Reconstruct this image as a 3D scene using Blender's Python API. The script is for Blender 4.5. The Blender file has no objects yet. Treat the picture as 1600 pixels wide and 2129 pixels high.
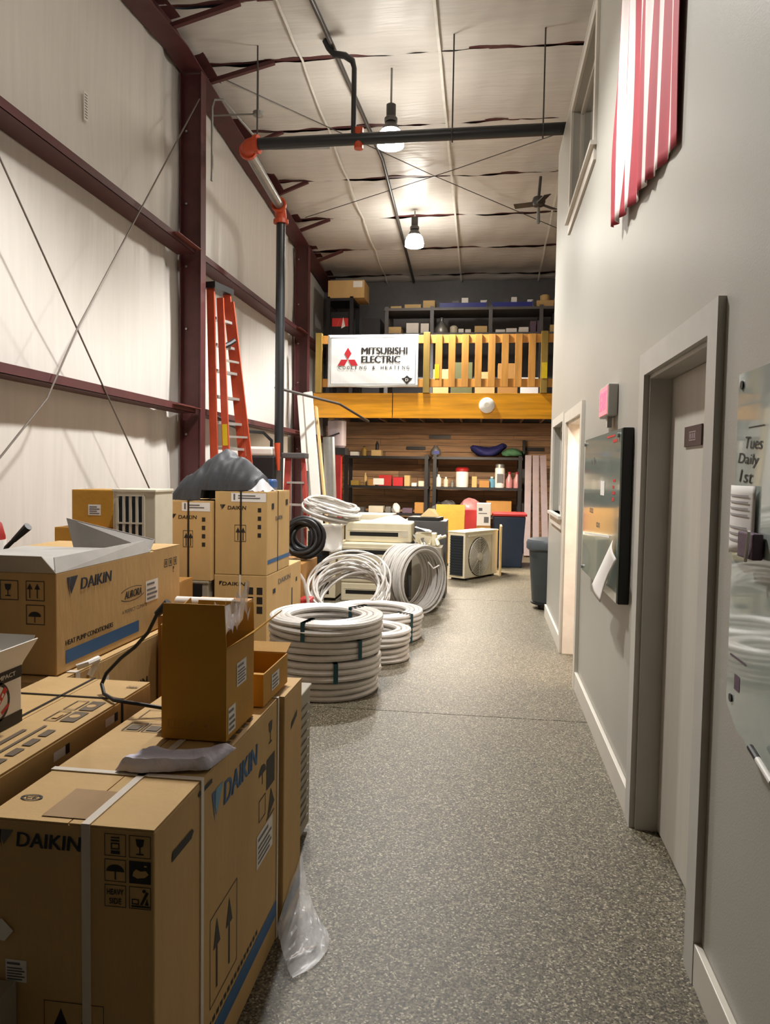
import bpy, bmesh, math, random
from mathutils import Vector, Matrix
random.seed(7)
S = bpy.context.scene
COL = S.collection
# ---------------------------------------------------------------- camera
cam_data = bpy.data.cameras.new('camera')
cam = bpy.data.objects.new('camera', cam_data)
COL.objects.link(cam)
cam_data.sensor_width = 36.0
cam_data.lens = 1540.0 / 2129.0 * 36.0
cam_data.clip_start = 0.05
def setup_camera():
    f = 1540.0
    fwd = Vector(((1012 - 800) / f, (985 - 1064.5) / f, 1)).normalized()   # world +Y seen in camera space
    down = Vector((-.023, 1, 0)); down = (down - fwd * down.dot(fwd)).normalized()
    xr = down.cross(fwd)
    R = Matrix((xr, fwd, -down))            # rows: world axes in camera space (x right, y down, z forward)
    M = Matrix(((R[0][0], -R[0][1], -R[0][2], 0), (R[1][0], -R[1][1], -R[1][2], 0), (R[2][0], -R[2][1], -R[2][2], 0), (0, 0, 0, 1)))
    M.translation = Vector((0, 0, 1.6))
    cam.matrix_world = M
setup_camera()
S.camera = cam
# ---------------------------------------------------------------- world, exposure
w = bpy.data.worlds.new('world'); S.world = w; w.use_nodes = True
w.node_tree.nodes['Background'].inputs[0].default_value = (.9, .93, 1, 1)
w.node_tree.nodes['Background'].inputs[1].default_value = .25
S.view_settings.view_transform = 'Standard'; S.view_settings.look = 'None'
S.view_settings.gamma = 1; S.view_settings.use_curve_mapping = False
S.view_settings.exposure = 1.08
S.cycles.max_bounces = 10; S.cycles.diffuse_bounces = 6
LAMP_W = 470.0          # hanging high-bay lamps
LAMP_COL = (1, .98, .952)
# ---------------------------------------------------------------- materials
def lin(c):
    def f(v):
        v /= 255.0
        return v / 12.92 if v <= .04045 else ((v + .055) / 1.055) ** 2.4
    return (f(c[0]), f(c[1]), f(c[2]), 1)
def mat(name, rgb, rough=.6, metal=0., var=.06, scale=8., bump=0., bscale=60., stretch=(1, 1, 1), coat=0., spec=.5, alpha=1., trans=0.):
    m = bpy.data.materials.new(name); m.use_nodes = True
    nt = m.node_tree; b = nt.nodes['Principled BSDF']
    b.inputs['Roughness'].default_value = rough; b.inputs['Metallic'].default_value = metal
    b.inputs['Specular IOR Level'].default_value = spec
    b.inputs['Coat Weight'].default_value = coat
    if alpha < 1: b.inputs['Alpha'].default_value = alpha
    if trans: b.inputs['Transmission Weight'].default_value = trans
    tc = nt.nodes.new('ShaderNodeTexCoord'); mp = nt.nodes.new('ShaderNodeMapping')
    mp.inputs['Scale'].default_value = stretch
    nt.links.new(tc.outputs['Object'], mp.inputs['Vector'])
    if var:
        n = nt.nodes.new('ShaderNodeTexNoise'); n.inputs['Scale'].default_value = scale; n.inputs['Detail'].default_value = 5
        nt.links.new(mp.outputs[0], n.inputs['Vector'])
        r = nt.nodes.new('ShaderNodeValToRGB')
        c = lin(rgb)
        r.color_ramp.elements[0].position = .3; r.color_ramp.elements[1].position = .7
        r.color_ramp.elements[0].color = tuple(v * (1 - var * 1.6) for v in c[:3]) + (1,)
        r.color_ramp.elements[1].color = tuple(min(1, v * (1 + var)) for v in c[:3]) + (1,)
        nt.links.new(n.outputs[0], r.inputs[0]); nt.links.new(r.outputs[0], b.inputs['Base Color'])
    else:
        b.inputs['Base Color'].default_value = lin(rgb)
    if bump:
        n2 = nt.nodes.new('ShaderNodeTexNoise'); n2.inputs['Scale'].default_value = bscale; n2.inputs['Detail'].default_value = 4
        nt.links.new(mp.outputs[0], n2.inputs['Vector'])
        bp = nt.nodes.new('ShaderNodeBump'); bp.inputs['Strength'].default_value = bump; bp.inputs['Distance'].default_value = .02
        nt.links.new(n2.outputs[0], bp.inputs['Height']); nt.links.new(bp.outputs[0], b.inputs['Normal'])
    return m
def emit(name, rgb, k):
    m = bpy.data.materials.new(name); m.use_nodes = True
    b = m.node_tree.nodes['Principled BSDF']
    b.inputs['Base Color'].default_value = lin(rgb)
    b.inputs['Emission Color'].default_value = lin(rgb); b.inputs['Emission Strength'].default_value = k
    return m
def floor_mat():
    m = bpy.data.materials.new('flake_epoxy'); m.use_nodes = True
    nt = m.node_tree; b = nt.nodes['Principled BSDF']
    tc = nt.nodes.new('ShaderNodeTexCoord')
    v = nt.nodes.new('ShaderNodeTexVoronoi'); v.inputs['Scale'].default_value = 165
    nt.links.new(tc.outputs['Object'], v.inputs['Vector'])
    sep = nt.nodes.new('ShaderNodeSeparateColor'); nt.links.new(v.outputs['Color'], sep.inputs[0])
    r = nt.nodes.new('ShaderNodeValToRGB'); r.color_ramp.interpolation = 'CONSTANT'
    els = [(0, (46, 40, 29)), (.16, (70, 63, 47)), (.36, (91, 83, 64)), (.6, (110, 101, 81)), (.8, (134, 125, 103)), (.93, (168, 159, 137))]
    r.color_ramp.elements[0].color = lin(els[0][1])
    r.color_ramp.elements[1].position = els[1][0]; r.color_ramp.elements[1].color = lin(els[1][1])
    for p, c in els[2:]:
        e = r.color_ramp.elements.new(p); e.color = lin(c)
    nt.links.new(sep.outputs[0], r.inputs[0])
    n = nt.nodes.new('ShaderNodeTexNoise'); n.inputs['Scale'].default_value = 1.3; n.inputs['Detail'].default_value = 4
    nt.links.new(tc.outputs['Object'], n.inputs['Vector'])
    mx = nt.nodes.new('ShaderNodeMix'); mx.data_type = 'RGBA'; mx.blend_type = 'MULTIPLY'; mx.inputs[0].default_value = .3
    nt.links.new(r.outputs[0], mx.inputs[6]); nt.links.new(n.outputs[0], mx.inputs[7])
    nt.links.new(mx.outputs[2], b.inputs['Base Color'])
    b.inputs['Roughness'].default_value = .52
    bp = nt.nodes.new('ShaderNodeBump'); bp.inputs['Strength'].default_value = .12; bp.inputs['Distance'].default_value = .002
    nt.links.new(sep.outputs[1], bp.inputs['Height']); nt.links.new(bp.outputs[0], b.inputs['Normal'])
    return m
M = dict(
    floor=floor_mat(),
    joint=mat('joint_filler', (92, 86, 74), .7),
    liner=mat('liner_fabric', (208, 203, 196), .38, var=.03, scale=3, bump=.35, bscale=2.4, stretch=(1, 5, .35)),
    roof=mat('roof_fabric', (202, 198, 192), .42, var=.04, scale=3, bump=.4, bscale=5, stretch=(.5, 5, 1)),
    seam=mat('seam_tape', (222, 220, 212), .4),
    paint=mat('satin_wall_paint', (165, 162, 153), .42, var=.02, scale=2, bump=.06, bscale=160),
    trimw=mat('trim_paint', (202, 196, 184), .4, var=.02),
    casing=mat('grey_casing_paint', (182, 179, 172), .42, var=.03),
    slab=mat('door_paint', (190, 185, 174), .4, var=.03, stretch=(1, 3, .3)),
    warmw=mat('office_paint', (236, 226, 212), .5),
    steel=mat('red_oxide_steel', (78, 36, 36), .55, var=.12, scale=6),
    steel_l=mat('red_oxide_flange', (116, 62, 54), .5, var=.1, scale=6),
    rod=mat('brace_rod_steel', (120, 112, 104), .45, .6),
    blackpipe=mat('black_pipe_paint', (34, 36, 38), .38, var=.1),
    thinpipe=mat('dark_pipe_paint', (62, 58, 54), .45),
    galv=mat('galvanised', (150, 150, 146), .4, .7),
    orange=mat('orange_coupling', (188, 70, 34), .45),
    redpaint=mat('red_paint', (150, 30, 30), .4),
    kraft=mat('kraft_cardboard', (192, 157, 102), .72, var=.06, scale=5, bump=.08, bscale=40, stretch=(1, 1, .3)),
    kraft_d=mat('brown_cardboard', (168, 120, 58), .7, var=.07, scale=5),
    kraft_y=mat('golden_cardboard', (182, 132, 34), .68, var=.07, scale=5, bump=.08, bscale=30),
    flapgrey=mat('grey_inner_board', (176, 172, 166), .7),
    ink=mat('black_ink', (34, 28, 24), .6, var=0),
    navy=mat('navy_ink', (24, 34, 56), .55, var=0),
    blue=mat('blue_ink', (44, 92, 140), .55, var=0),
    lblue=mat('light_blue_ink', (96, 150, 178), .55, var=0),
    redink=mat('red_ink', (196, 44, 40), .55, var=0),
    fadeink=mat('faded_ink', (92, 76, 54), .6, var=0), bagfilm=mat('bag_film', (230, 230, 232), .3, var=0, alpha=.38),
    faintink=mat('faint_ink', (168, 164, 166), .6, var=0),
    greyink=mat('grey_ink', (96, 94, 96), .55, var=0),
    tape=mat('clear_brown_tape', (150, 116, 70), .22, var=.05),
    white=mat('white_plastic', (226, 222, 214), .4, var=.02),
    strapw=mat('white_strap', (214, 204, 190), .4, var=.03),
    strapb=mat('black_strap', (28, 24, 22), .45),
    paper=mat('paper', (226, 222, 216), .7, var=.02),
    cloth=mat('lavender_grey_cloth', (212, 210, 226), .85, var=.04, scale=20, bump=.25, bscale=50),
    bagc=mat('charcoal_cover', (60, 62, 66), .6, var=.1, scale=8, bump=.2, bscale=14),
    rubber=mat('black_rubber', (20, 20, 21), .5),
    coil=mat('white_insulated_tubing', (200, 196, 190), .35, var=.05, scale=14, bump=.15, bscale=40),
    bandg=mat('blue_green_band', (52, 96, 104), .45),
    cream=mat('cream_plastic', (226, 216, 186), .42, var=.03),
    beige=mat('beige_metal', (206, 198, 178), .45, var=.04),
    beige_d=mat('grey_beige_metal', (150, 142, 124), .5, var=.05),
    fins=mat('dark_fins', (30, 40, 48), .5, .2),
    fanshade=mat('fan_shadow_grey', (74, 72, 62), .6),
    dark=mat('dark_void', (16, 15, 15), .6),
    ladder=mat('orange_fibreglass', (190, 76, 46), .45, var=.08),
    ladder_r=mat('red_fibreglass', (172, 66, 58), .5, var=.08),
    alu=mat('aluminium', (188, 184, 178), .38, .6),
    pine=mat('pine_lumber', (208, 148, 68), .5, var=.16, scale=3, stretch=(4, 4, .5), bump=.06),
    treated=mat('treated_post', (150, 122, 52), .55, var=.14, scale=3, stretch=(4, 4, .5)),
    beam=mat('varnished_beam', (216, 148, 22), .35, var=.2, scale=2.4, stretch=(.5, 4, 7), bump=.05, coat=.25),
    plank=mat('rough_plank', (164, 128, 94), .75, var=.22, scale=3, stretch=(.6, 3, 9), bump=.15),
    plank_d=mat('weathered_plank', (132, 104, 78), .75, var=.24, scale=3, stretch=(.6, 3, 9), bump=.15),
    rack=mat('black_rack_steel', (26, 24, 26), .45, var=.1),
    rackg=mat('grey_rack_steel', (92, 90, 90), .5, .3),
    vinyl=mat('white_vinyl', (232, 234, 232), .35, var=.02, bump=.12, bscale=5),
    logo_red=mat('logo_red', (186, 40, 50), .45, var=0),
    bin=mat('slate_plastic', (70, 76, 80), .45, var=.05),
    mauve=mat('mauve_grey_plastic', (150, 136, 138), .5, var=.05),
    bluep=mat('blue_plastic', (30, 40, 130), .45),
    navycl=mat('navy_fabric', (28, 28, 84), .75),
    olive=mat('olive_board', (92, 92, 54), .7),
    green=mat('green_fabric', (70, 112, 76), .8),
    teal=mat('blue_tote_plastic', (34, 48, 68), .45),
    redp=mat('red_plastic', (176, 44, 44), .4),
    pinkp=mat('pink_liquid', (188, 128, 130), .35),
    yellow=mat('yellow_plastic', (222, 190, 30), .45),
    tan=mat('tan_board', (196, 166, 112), .65),
    bluecl=mat('blue_tool_plastic', (44, 84, 140), .45),
    glassb=mat('glass_board', (134, 146, 138), .1, var=.03, coat=.25, spec=.5),
    glassw=mat('pale_glass_board', (160, 170, 164), .06, var=.03, coat=.4, spec=.6),
    wglass=mat('window_glass', (52, 58, 60), .03, var=0, spec=.8, coat=1.),
    film=mat('clear_film', (236, 236, 240), .2, var=0, alpha=.62),
    brownsign=mat('brown_sign', (70, 46, 42), .5),
    purple=mat('purple_box', (96, 76, 92), .6, var=.15, scale=40),
    flagr=mat('flag_red', (164, 36, 52), .7, var=.05), flagw=mat('flag_white', (228, 214, 210), .7, var=.03), flagb=mat('flag_blue', (36, 44, 92), .7),
)
M['exitred'] = emit('exit_letters_lit', (255, 60, 80), 2.2)
M['exitface'] = emit('exit_face_lit', (255, 130, 140), .3)
M['lens'] = emit('fill_lens_lit', (255, 236, 210), 3.)  # glowing lens of the added fill light under the mezzanine
M['bell'] = emit('lamp_bell_lit', (255, 249, 238), 38.)
# ---------------------------------------------------------------- mesh builder
class MB:
    def __init__(s): s.v = []; s.f = []; s.m = []; s.mi = 0
    def add(s, vs, fs, mi=None):
        o = len(s.v); s.v += [tuple(p) for p in vs]; s.f += [tuple(i + o for i in f) for f in fs]
        s.m += [s.mi if mi is None else mi] * len(fs); return s
    def box(s, a, b, mi=None):
        x0, y0, z0 = a; x1, y1, z1 = b
        return s.add([(x0, y0, z0), (x1, y0, z0), (x1, y1, z0), (x0, y1, z0), (x0, y0, z1), (x1, y0, z1), (x1, y1, z1), (x0, y1, z1)],
                     [(0, 3, 2, 1), (4, 5, 6, 7), (0, 1, 5, 4), (1, 2, 6, 5), (2, 3, 7, 6), (3, 0, 4, 7)], mi)
    def cbox(s, c, d, mi=None):
        return s.box([c[i] - d[i] / 2 for i in range(3)], [c[i] + d[i] / 2 for i in range(3)], mi)
    def beam(s, p, q, wd, hg, up=(0, 0, 1), mi=None):
        p = Vector(p); q = Vector(q); d = (q - p).normalized(); u = Vector(up)
        if abs(d.dot(u)) > .95: u = Vector((0, 1, 0))
        r = d.cross(u).normalized() * wd / 2; u = r.cross(d).normalized() * hg / 2
        vs = [p - r - u, p + r - u, p + r + u, p - r + u, q - r - u, q + r - u, q + r + u, q - r + u]
        return s.add(vs, [(0, 1, 2, 3), (7, 6, 5, 4), (0, 4, 5, 1), (1, 5, 6, 2), (2, 6, 7, 3), (3, 7, 4, 0)], mi)
    def tube(s, pts, r, n=8, closed=False, cap=True, mi=None):
        pts = [Vector(p) for p in pts]; k = len(pts); vs = []; fs = []
        t0 = None; nrm = None
        for i, p in enumerate(pts):
            if closed: t = (pts[(i + 1) % k] - pts[i - 1])
            else: t = pts[min(i + 1, k - 1)] - pts[max(i - 1, 0)]
            t.normalize()
            if nrm is None:
                a = Vector((0, 0, 1)) if abs(t.z) < .9 else Vector((1, 0, 0)); nrm = t.cross(a).normalized()
            else:
                nrm = (nrm - t * nrm.dot(t)).normalized()
            b = t.cross(nrm); rr = r[i] if isinstance(r, (list, tuple)) else r
            for j in range(n):
                a = 2 * math.pi * j / n; vs.append(p + nrm * math.cos(a) * rr + b * math.sin(a) * rr)
        for i in range(k if closed else k - 1):
            i2 = (i + 1) % k
            for j in range(n): fs.append((i * n + j, i * n + (j + 1) % n, i2 * n + (j + 1) % n, i2 * n + j))
        if cap and not closed:
            fs.append(tuple(range(n))[::-1]); fs.append(tuple((k - 1) * n + j for j in range(n)))
        return s.add(vs, fs, mi)
    def lathe(s, prof, c=(0, 0, 0), n=20, mi=None, axis='z'):
        vs = []; fs = []
        for r, z in prof:
            for j in range(n):
                a = 2 * math.pi * j / n; p = (r * math.cos(a), r * math.sin(a), z)
                if axis == 'x': p = (p[2], p[0], p[1])
                if axis == 'y': p = (p[0], -p[2], p[1])
                vs.append((c[0] + p[0], c[1] + p[1], c[2] + p[2]))
        for i in range(len(prof) - 1):
            for j in range(n): fs.append((i * n + j, i * n + (j + 1) % n, (i + 1) * n + (j + 1) % n, (i + 1) * n + j))
        fs.append(tuple(range(n))[::-1]); fs.append(tuple((len(prof) - 1) * n + j for j in range(n)))
        return s.add(vs, fs, mi)
    def ring(s, c, R, r, axis=None, n=40, k=7, wob=0., mi=None):
        Mx = axis or Matrix.Identity(3); ph = random.random() * 6.28; pts = []
        for i in range(n):
            a = 2 * math.pi * i / n; R2 = R + wob * math.sin(2 * a + ph); z = wob * .8 * math.sin(3 * a + ph * 2)
            pts.append(Vector(c) + Mx @ Vector((R2 * math.cos(a), R2 * math.sin(a), z)))
        return s.tube(pts, r, k, True, mi=mi)
    def grid(s, fn, nu, nv, mi=None, thick=0.):
        vs = [fn(i / nu, j / nv) for i in range(nu + 1) for j in range(nv + 1)]
        fs = [(i * (nv + 1) + j, (i + 1) * (nv + 1) + j, (i + 1) * (nv + 1) + j + 1, i * (nv + 1) + j + 1) for i in range(nu) for j in range(nv)]
        return s.add(vs, fs, mi)
    def xf(s, mx):
        s.v = [tuple(mx @ Vector(p)) for p in s.v]; return s
    def build(s, name, mats, parent=None, origin=None, smooth=False, bevel=0., solid=0.):
        me = bpy.data.meshes.new(name)
        vs = s.v
        if origin is None and parent is not None and parent.get('_w'): origin = parent['_o']
        if origin is not None: vs = [(p[0] - origin[0], p[1] - origin[1], p[2] - origin[2]) for p in vs]
        me.from_pydata(vs, [], s.f)
        for m in (mats if isinstance(mats, (list, tuple)) else [mats]): me.materials.append(m)
        if any(s.m): me.polygons.foreach_set('material_index', s.m)
        if bevel:
            bm = bmesh.new(); bm.from_mesh(me)
            bmesh.ops.bevel(bm, geom=bm.edges[:], offset=bevel, segments=2, affect='EDGES', profile=.5)
            bm.to_mesh(me); bm.free()
        if smooth:
            me.polygons.foreach_set('use_smooth', [True] * len(me.polygons))
            try: me.set_sharp_from_angle(angle=.7)
            except Exception: pass
        me.update()
        o = bpy.data.objects.new(name, me); COL.objects.link(o)
        if parent is not None:
            o.parent = parent
        elif origin is not None: o.location = origin
        if solid:
            md = o.modifiers.new('solid', 'SOLIDIFY'); md.thickness = solid; md.offset = 0
        return o
def tag(o, label, cat, group=None, kind=None):
    o['label'] = label; o['category'] = cat
    if group: o['group'] = group
    if kind: o['kind'] = kind
    return o
def thing(name, label, cat, loc=(0, 0, 0), rz=0., group=None, world=False):
    """world=True: parts are given in world coordinates; else local to loc/rz"""
    o = bpy.data.objects.new(name, None); COL.objects.link(o); o.location = loc; o.rotation_euler = (0, 0, rz)
    o.empty_display_size = .1
    tag(o, label, cat, group)
    if world: o['_w'] = 1; o['_o'] = list(loc)
    return o
def sub(mb, name, m, part, **k):
    """a sub-part: same coordinates as its part"""
    top = part.parent
    o = mb.build(name, m, None, origin=(top['_o'] if top is not None and top.get('_w') else None), **k)
    o.location = (0, 0, 0); o.parent = part; return o
def struct(o): o['kind'] = 'structure'; return o
def copy_tree(o, loc, rz=None, label=None, group=None):
    c = o.copy(); COL.objects.link(c); c.location = loc
    if rz is not None: c.rotation_euler = (0, 0, rz)
    if label: c['label'] = label
    if group: c['group'] = group
    def rec(a, b):
        for ch in list(a.children):
            d = ch.copy(); COL.objects.link(d); d.parent = b; rec(ch, d)
    rec(o, c); return c
# ---------------------------------------------------------------- flat print on faces
_tc = {}
def text2d(s, bold=.0, shear=0.):
    k = (s, bold, shear)
    if k not in _tc:
        cu = bpy.data.curves.new('t', 'FONT'); cu.body = s; cu.size = 1; cu.offset = bold; cu.shear = shear; cu.resolution_u = 3
        ob = bpy.data.objects.new('t', cu); me = bpy.data.meshes.new_from_object(ob)
        vs = [(v.co.x, v.co.y) for v in me.vertices]; fs = [tuple(p.vertices) for p in me.polygons]
        bpy.data.objects.remove(ob); bpy.data.meshes.remove(me); bpy.data.curves.remove(cu)
        x0 = min(v[0] for v in vs); x1 = max(v[0] for v in vs); y0 = min(v[1] for v in vs); y1 = max(v[1] for v in vs)
        _tc[k] = ([((x - x0) / (x1 - x0), (y - y0) / (y1 - y0)) for x, y in vs], fs)
    return _tc[k]
class Face:
    """flat print on one face: o corner, u right, v up (unit vectors), thickness off the surface"""
    def __init__(s, o, u, v, off=.0012):
        s.o = Vector(o); s.u = Vector(u); s.v = Vector(v); s.n = s.u.cross(s.v); s.off = off; s.mb = MB()
    def p(s, a, b): return s.o + s.u * a + s.v * b + s.n * s.off
    def poly(s, pts): s.mb.add([s.p(*q) for q in pts], [tuple(range(len(pts)))]); return s
    def rect(s, a, b, c, d): return s.poly([(a, b), (c, b), (c, d), (a, d)])
    def frame(s, a, b, c, d, t=.002):
        s.rect(a, b, c, b + t); s.rect(a, d - t, c, d); s.rect(a, b + t, a + t, d - t); return s.rect(c - t, b + t, c, d - t)
    def disc(s, a, b, r, ry=None, n=24): return s.poly([(a + r * math.cos(6.2832 * i / n), b + (ry or r) * math.sin(6.2832 * i / n)) for i in range(n)])
    def annulus(s, a, b, r0, r1, k=1., n=32, arc=(0, 1)):
        for i in range(n):
            t = arc[0] + (arc[1] - arc[0]) * i / n; t2 = arc[0] + (arc[1] - arc[0]) * (i + 1) / n
            c0, s0, c1, s1 = math.cos(6.2832 * t), math.sin(6.2832 * t) * k, math.cos(6.2832 * t2), math.sin(6.2832 * t2) * k
            s.poly([(a + r0 * c0, b + r0 * s0), (a + r1 * c0, b + r1 * s0), (a + r1 * c1, b + r1 * s1), (a + r0 * c1, b + r0 * s1)])
        return s
    def text(s, t, a, b, w_, h_, bold=.02, shear=0., rot=0.):
        vs, fs = text2d(t, 0., shear); c, sn = math.cos(rot), math.sin(rot)
        for k in ((-1, 0, 1) if bold else (0,)):
            d = k * bold * h_ * 1.6
            s.mb.add([s.p(a + (x * w_ + d) * c - y * h_ * sn, b + (x * w_ + d) * sn + y * h_ * c) + s.n * (k + 1) * .0004 for x, y in vs], fs)
        return s
    def emblem(s, a, b, h):
        return s.poly([(a + .36 * h, b + h), (a + 1.05 * h, b + h), (a + .42 * h, b + .1 * h), (a + .3 * h, b + .45 * h)])
    def emblem2(s, a, b, h):
        return s.poly([(a, b + h), (a + .3 * h, b + h), (a + .24 * h, b + .45 * h), (a + .3 * h, b - .1 * h)])
    def arrow(s, a, b, w_, h_):
        s.rect(a + w_ * .4, b, a + w_ * .6, b + h_ * .6)
        return s.poly([(a, b + h_ * .6), (a + w_, b + h_ * .6), (a + w_ / 2, b + h_)])
    def umbrella(s, a, b, w_):
        s.poly([(a + w_ * (.5 + .42 * math.cos(3.1416 * i / 10)), b + w_ * (.5 + .32 * math.sin(3.1416 * i / 10))) for i in range(11)])
        return s.rect(a + w_ * .47, b + w_ * .14, a + w_ * .53, b + w_ * .5)
    def glass(s, a, b, w_):
        s.poly([(a + w_ * .3, b + w_ * .85), (a + w_ * .35, b + w_ * .55), (a + w_ * .5, b + w_ * .45), (a + w_ * .65, b + w_ * .55), (a + w_ * .7, b + w_ * .85)])
        s.rect(a + w_ * .47, b + w_ * .2, a + w_ * .53, b + w_ * .47); return s.rect(a + w_ * .33, b + w_ * .14, a + w_ * .67, b + w_ * .2)
    def go(s, name, m, parent, label=None, asub=None):
        o = (sub(s.mb, name, m, asub) if asub is not None else s.mb.build(name, m, parent)); s.mb = MB()
        if label: o['label'] = label
        return o
# ================================================================ the setting
XL, XR, XF = -3.52, .70, 4.2          # liner wall, office wall, far right wall
Y0, YB, YC = -9.0, 15.75, 8.5         # wall behind the camera, back wall, far corner of the office block
def roofz(y): return 6.32 - .083 * abs(y - 7.75)
def nz(a, b=0.): return math.sin(a * 1.7 + b) * .5 + math.sin(a * 3.9 + b * 2.3 + 1) * .3 + math.sin(a * 9.1 + b * 1.3) * .2
# floor: slabs with saw-cut joints
fl = MB().box((XL - .1, Y0, -.12), (XF, YB, -.02)).build('floor', M['joint']); struct(fl)
ys = [Y0, 4.86, 9.4, YB]
for i in range(3):
    MB().box((XL - .1, ys[i] + .004, -.03), (XF, ys[i + 1] - .004, 0)).build('slab', M['floor'], fl)
# left wall: liner fabric, bulging between the girts and gathered beside the columns
def wl(u, v):
    y = Y0 + u * (YB - Y0); z = v * 6.4
    x = XL - .02
    for yc in (8.2, 13.25, 3.1):
        d = y - yc
        x += .035 * math.exp(-(d / .75) ** 2) * math.sin(d * 13 + z * .3) - .02 * math.exp(-(d / .3) ** 2)
    x += .012 * math.sin(z * 3.4 + .6) * math.sin(y * 1.3) + .008 * nz(y * 1.2, z * .4)
    return (x, y, z)
struct(MB().grid(wl, 300, 40).build('wall_left', M['liner'], smooth=True))
# back wall: dark liner above, planks below the mezzanine
wb = struct(MB().box((XL - .1, YB, 0), (XF, YB + .1, 6.2)).build('wall_back', M['rackg']))
z = .02; row = 0
while z < 2.5:
    h_ = .135; x = XL + .06 - (row % 3) * .4
    while x < XF:
        L = random.choice((1.6, 2.1, 2.4)); x1 = min(x + L, XF)
        d = random.uniform(.025, .04)
        if x1 - max(x, XL + .06) > .05:
            MB().box((max(x, XL + .06), YB - d, z), (x1 - .006, YB - .002, z + h_ - .008)).build('plank', M['plank'] if random.random() < .75 else M['plank_d'], wb)
        x = x1
    z += h_; row += 1
struct(MB().box((XF, Y0, 0), (XF + .1, YB, 6.4)).build('wall_right_far', M['liner']))
struct(MB().box((XL - .1, Y0 - .1, 0), (XF, Y0, 6.4)).build('wall_front', M['liner']))
# office block wall with its openings (X .70 .. .85), 5.08 m high
T = .15
def wall_with_holes(x0, x1, y0, y1, z1, holes):
    mb = MB(); cuts = sorted({y0, y1} | {h[0] for h in holes} | {h[1] for h in holes})
    for a, b in zip(cuts, cuts[1:]):
        hs = sorted([h for h in holes if h[0] <= a and h[1] >= b], key=lambda h: h[2]); zc = 0
        for h in hs:
            if h[2] > zc: mb.box((x0, a, zc), (x1, b, h[2]))
            zc = h[3]
        mb.box((x0, a, zc), (x1, b, z1))
    return mb
D2 = (2.47, 3.42, 0, 2.045); D1 = (5.69, 6.74, 0, 2.06); W1 = (7.05, 8.05, 1.22, 2.1); W2 = (5.5, 7.0, 3.92, 4.86)
wr = struct(wall_with_holes(XR, XR + T, Y0, YC, 5.08, [D2, D1, W1, W2]).build('wall_right', M['paint']))
MB().box((XR + T, YC - .12, 0), (XF, YC, 5.08)).build('end_wall', M['paint'], wr)
MB().box((XR, Y0, 5.08), (XR + .16, YC, 5.1)).build('wall_cap', M['trimw'], wr)
MB().box((XR + .16, Y0, 4.98), (XF, YC - .12, 5.06)).build('office_roof', M['paint'], wr)
# inside of the office behind the doorway, with its own warm ceiling light
off = MB(); off.box((XR + T, 4.9, 0), (3.2, 5.0, 2.6)); off.box((XR + T, 6.95, 0), (3.2, 7.03, 2.6)); off.box((3.2, 4.9, 0), (3.3, 7.03, 2.6)); off.box((XR + T, 4.9, 2.6), (3.3, 7.03, 2.68))
off.build('office_room', M['warmw'], wr)
# doors
def casing(y0, y1, z1, wd=.1, th=.024):
    m = MB(); a = XR - th
    m.box((a, y0 - wd, 0), (XR - .0005, y0, z1 + wd)); m.box((a, y1, 0), (XR - .0005, y1 + wd, z1 + wd)); m.box((a, y0, z1), (XR - .0005, y1, z1 + wd)); return m
dn = thing('door_1', 'x', 'door', (XR, 3.0, 0), world=True)
for k in ('label', 'category'): del dn[k]
struct(dn)
casing(*D2[:2], D2[3]).build('casing', M['casing'], dn)
j = MB(); j.box((XR, D2[0], 0), (XR + T, D2[0] + .018, D2[3])); j.box((XR, D2[1] - .018, 0), (XR + T, D2[1], D2[3])); j.box((XR, D2[0] + .018, D2[3] - .018), (XR + T, D2[1] - .018, D2[3])); j.build('jamb', M['casing'], dn)
sl = MB().box((XR + .095, D2[0] + .02, .012), (XR + .135, D2[1] - .02, D2[3] - .02)).build('door_slab', M['slab'], dn)
MB().box((XR + .1, D2[0] + .018, 0), (XR + T, D2[1] - .018, .008)).build('threshold', M['rubber'], dn)
dd = thing('door_2', 'x', 'door', (XR, 6.2, 0), world=True)
for k in ('label', 'category'): del dd[k]
struct(dd)
casing(*D1[:2], D1[3], .09).build('casing', M['trimw'], dd)
j = MB(); j.box((XR, D1[0], 0), (XR + T, D1[0] + .018, D1[3])); j.box((XR, D1[1] - .018, 0), (XR + T, D1[1], D1[3])); j.box((XR, D1[0] + .018, D1[3] - .018), (XR + T, D1[1] - .018, D1[3])); j.build('jamb', M['warmw'], dd)
s2 = MB().box((XR + T + .01, D1[1] - .06, .012), (XR + T + .95, D1[1] - .02, D1[3] - .03)).build('door_slab', M['slab'], dd)
sub(MB().lathe([(.012, 0), (.012, .03), (.03, .04), (.03, .065), (.012, .075)], (XR + T + .88, D1[1] - .06, 1.0), 14, axis='y').xf(Matrix.Identity(4)), 'knob', M['galv'], s2, smooth=True)
MB().box((XR - .006, D1[0] + .001, .98), (XR + .03, D1[0] + .006, 1.06)).build('strike_plate', M['galv'], dd)
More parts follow.
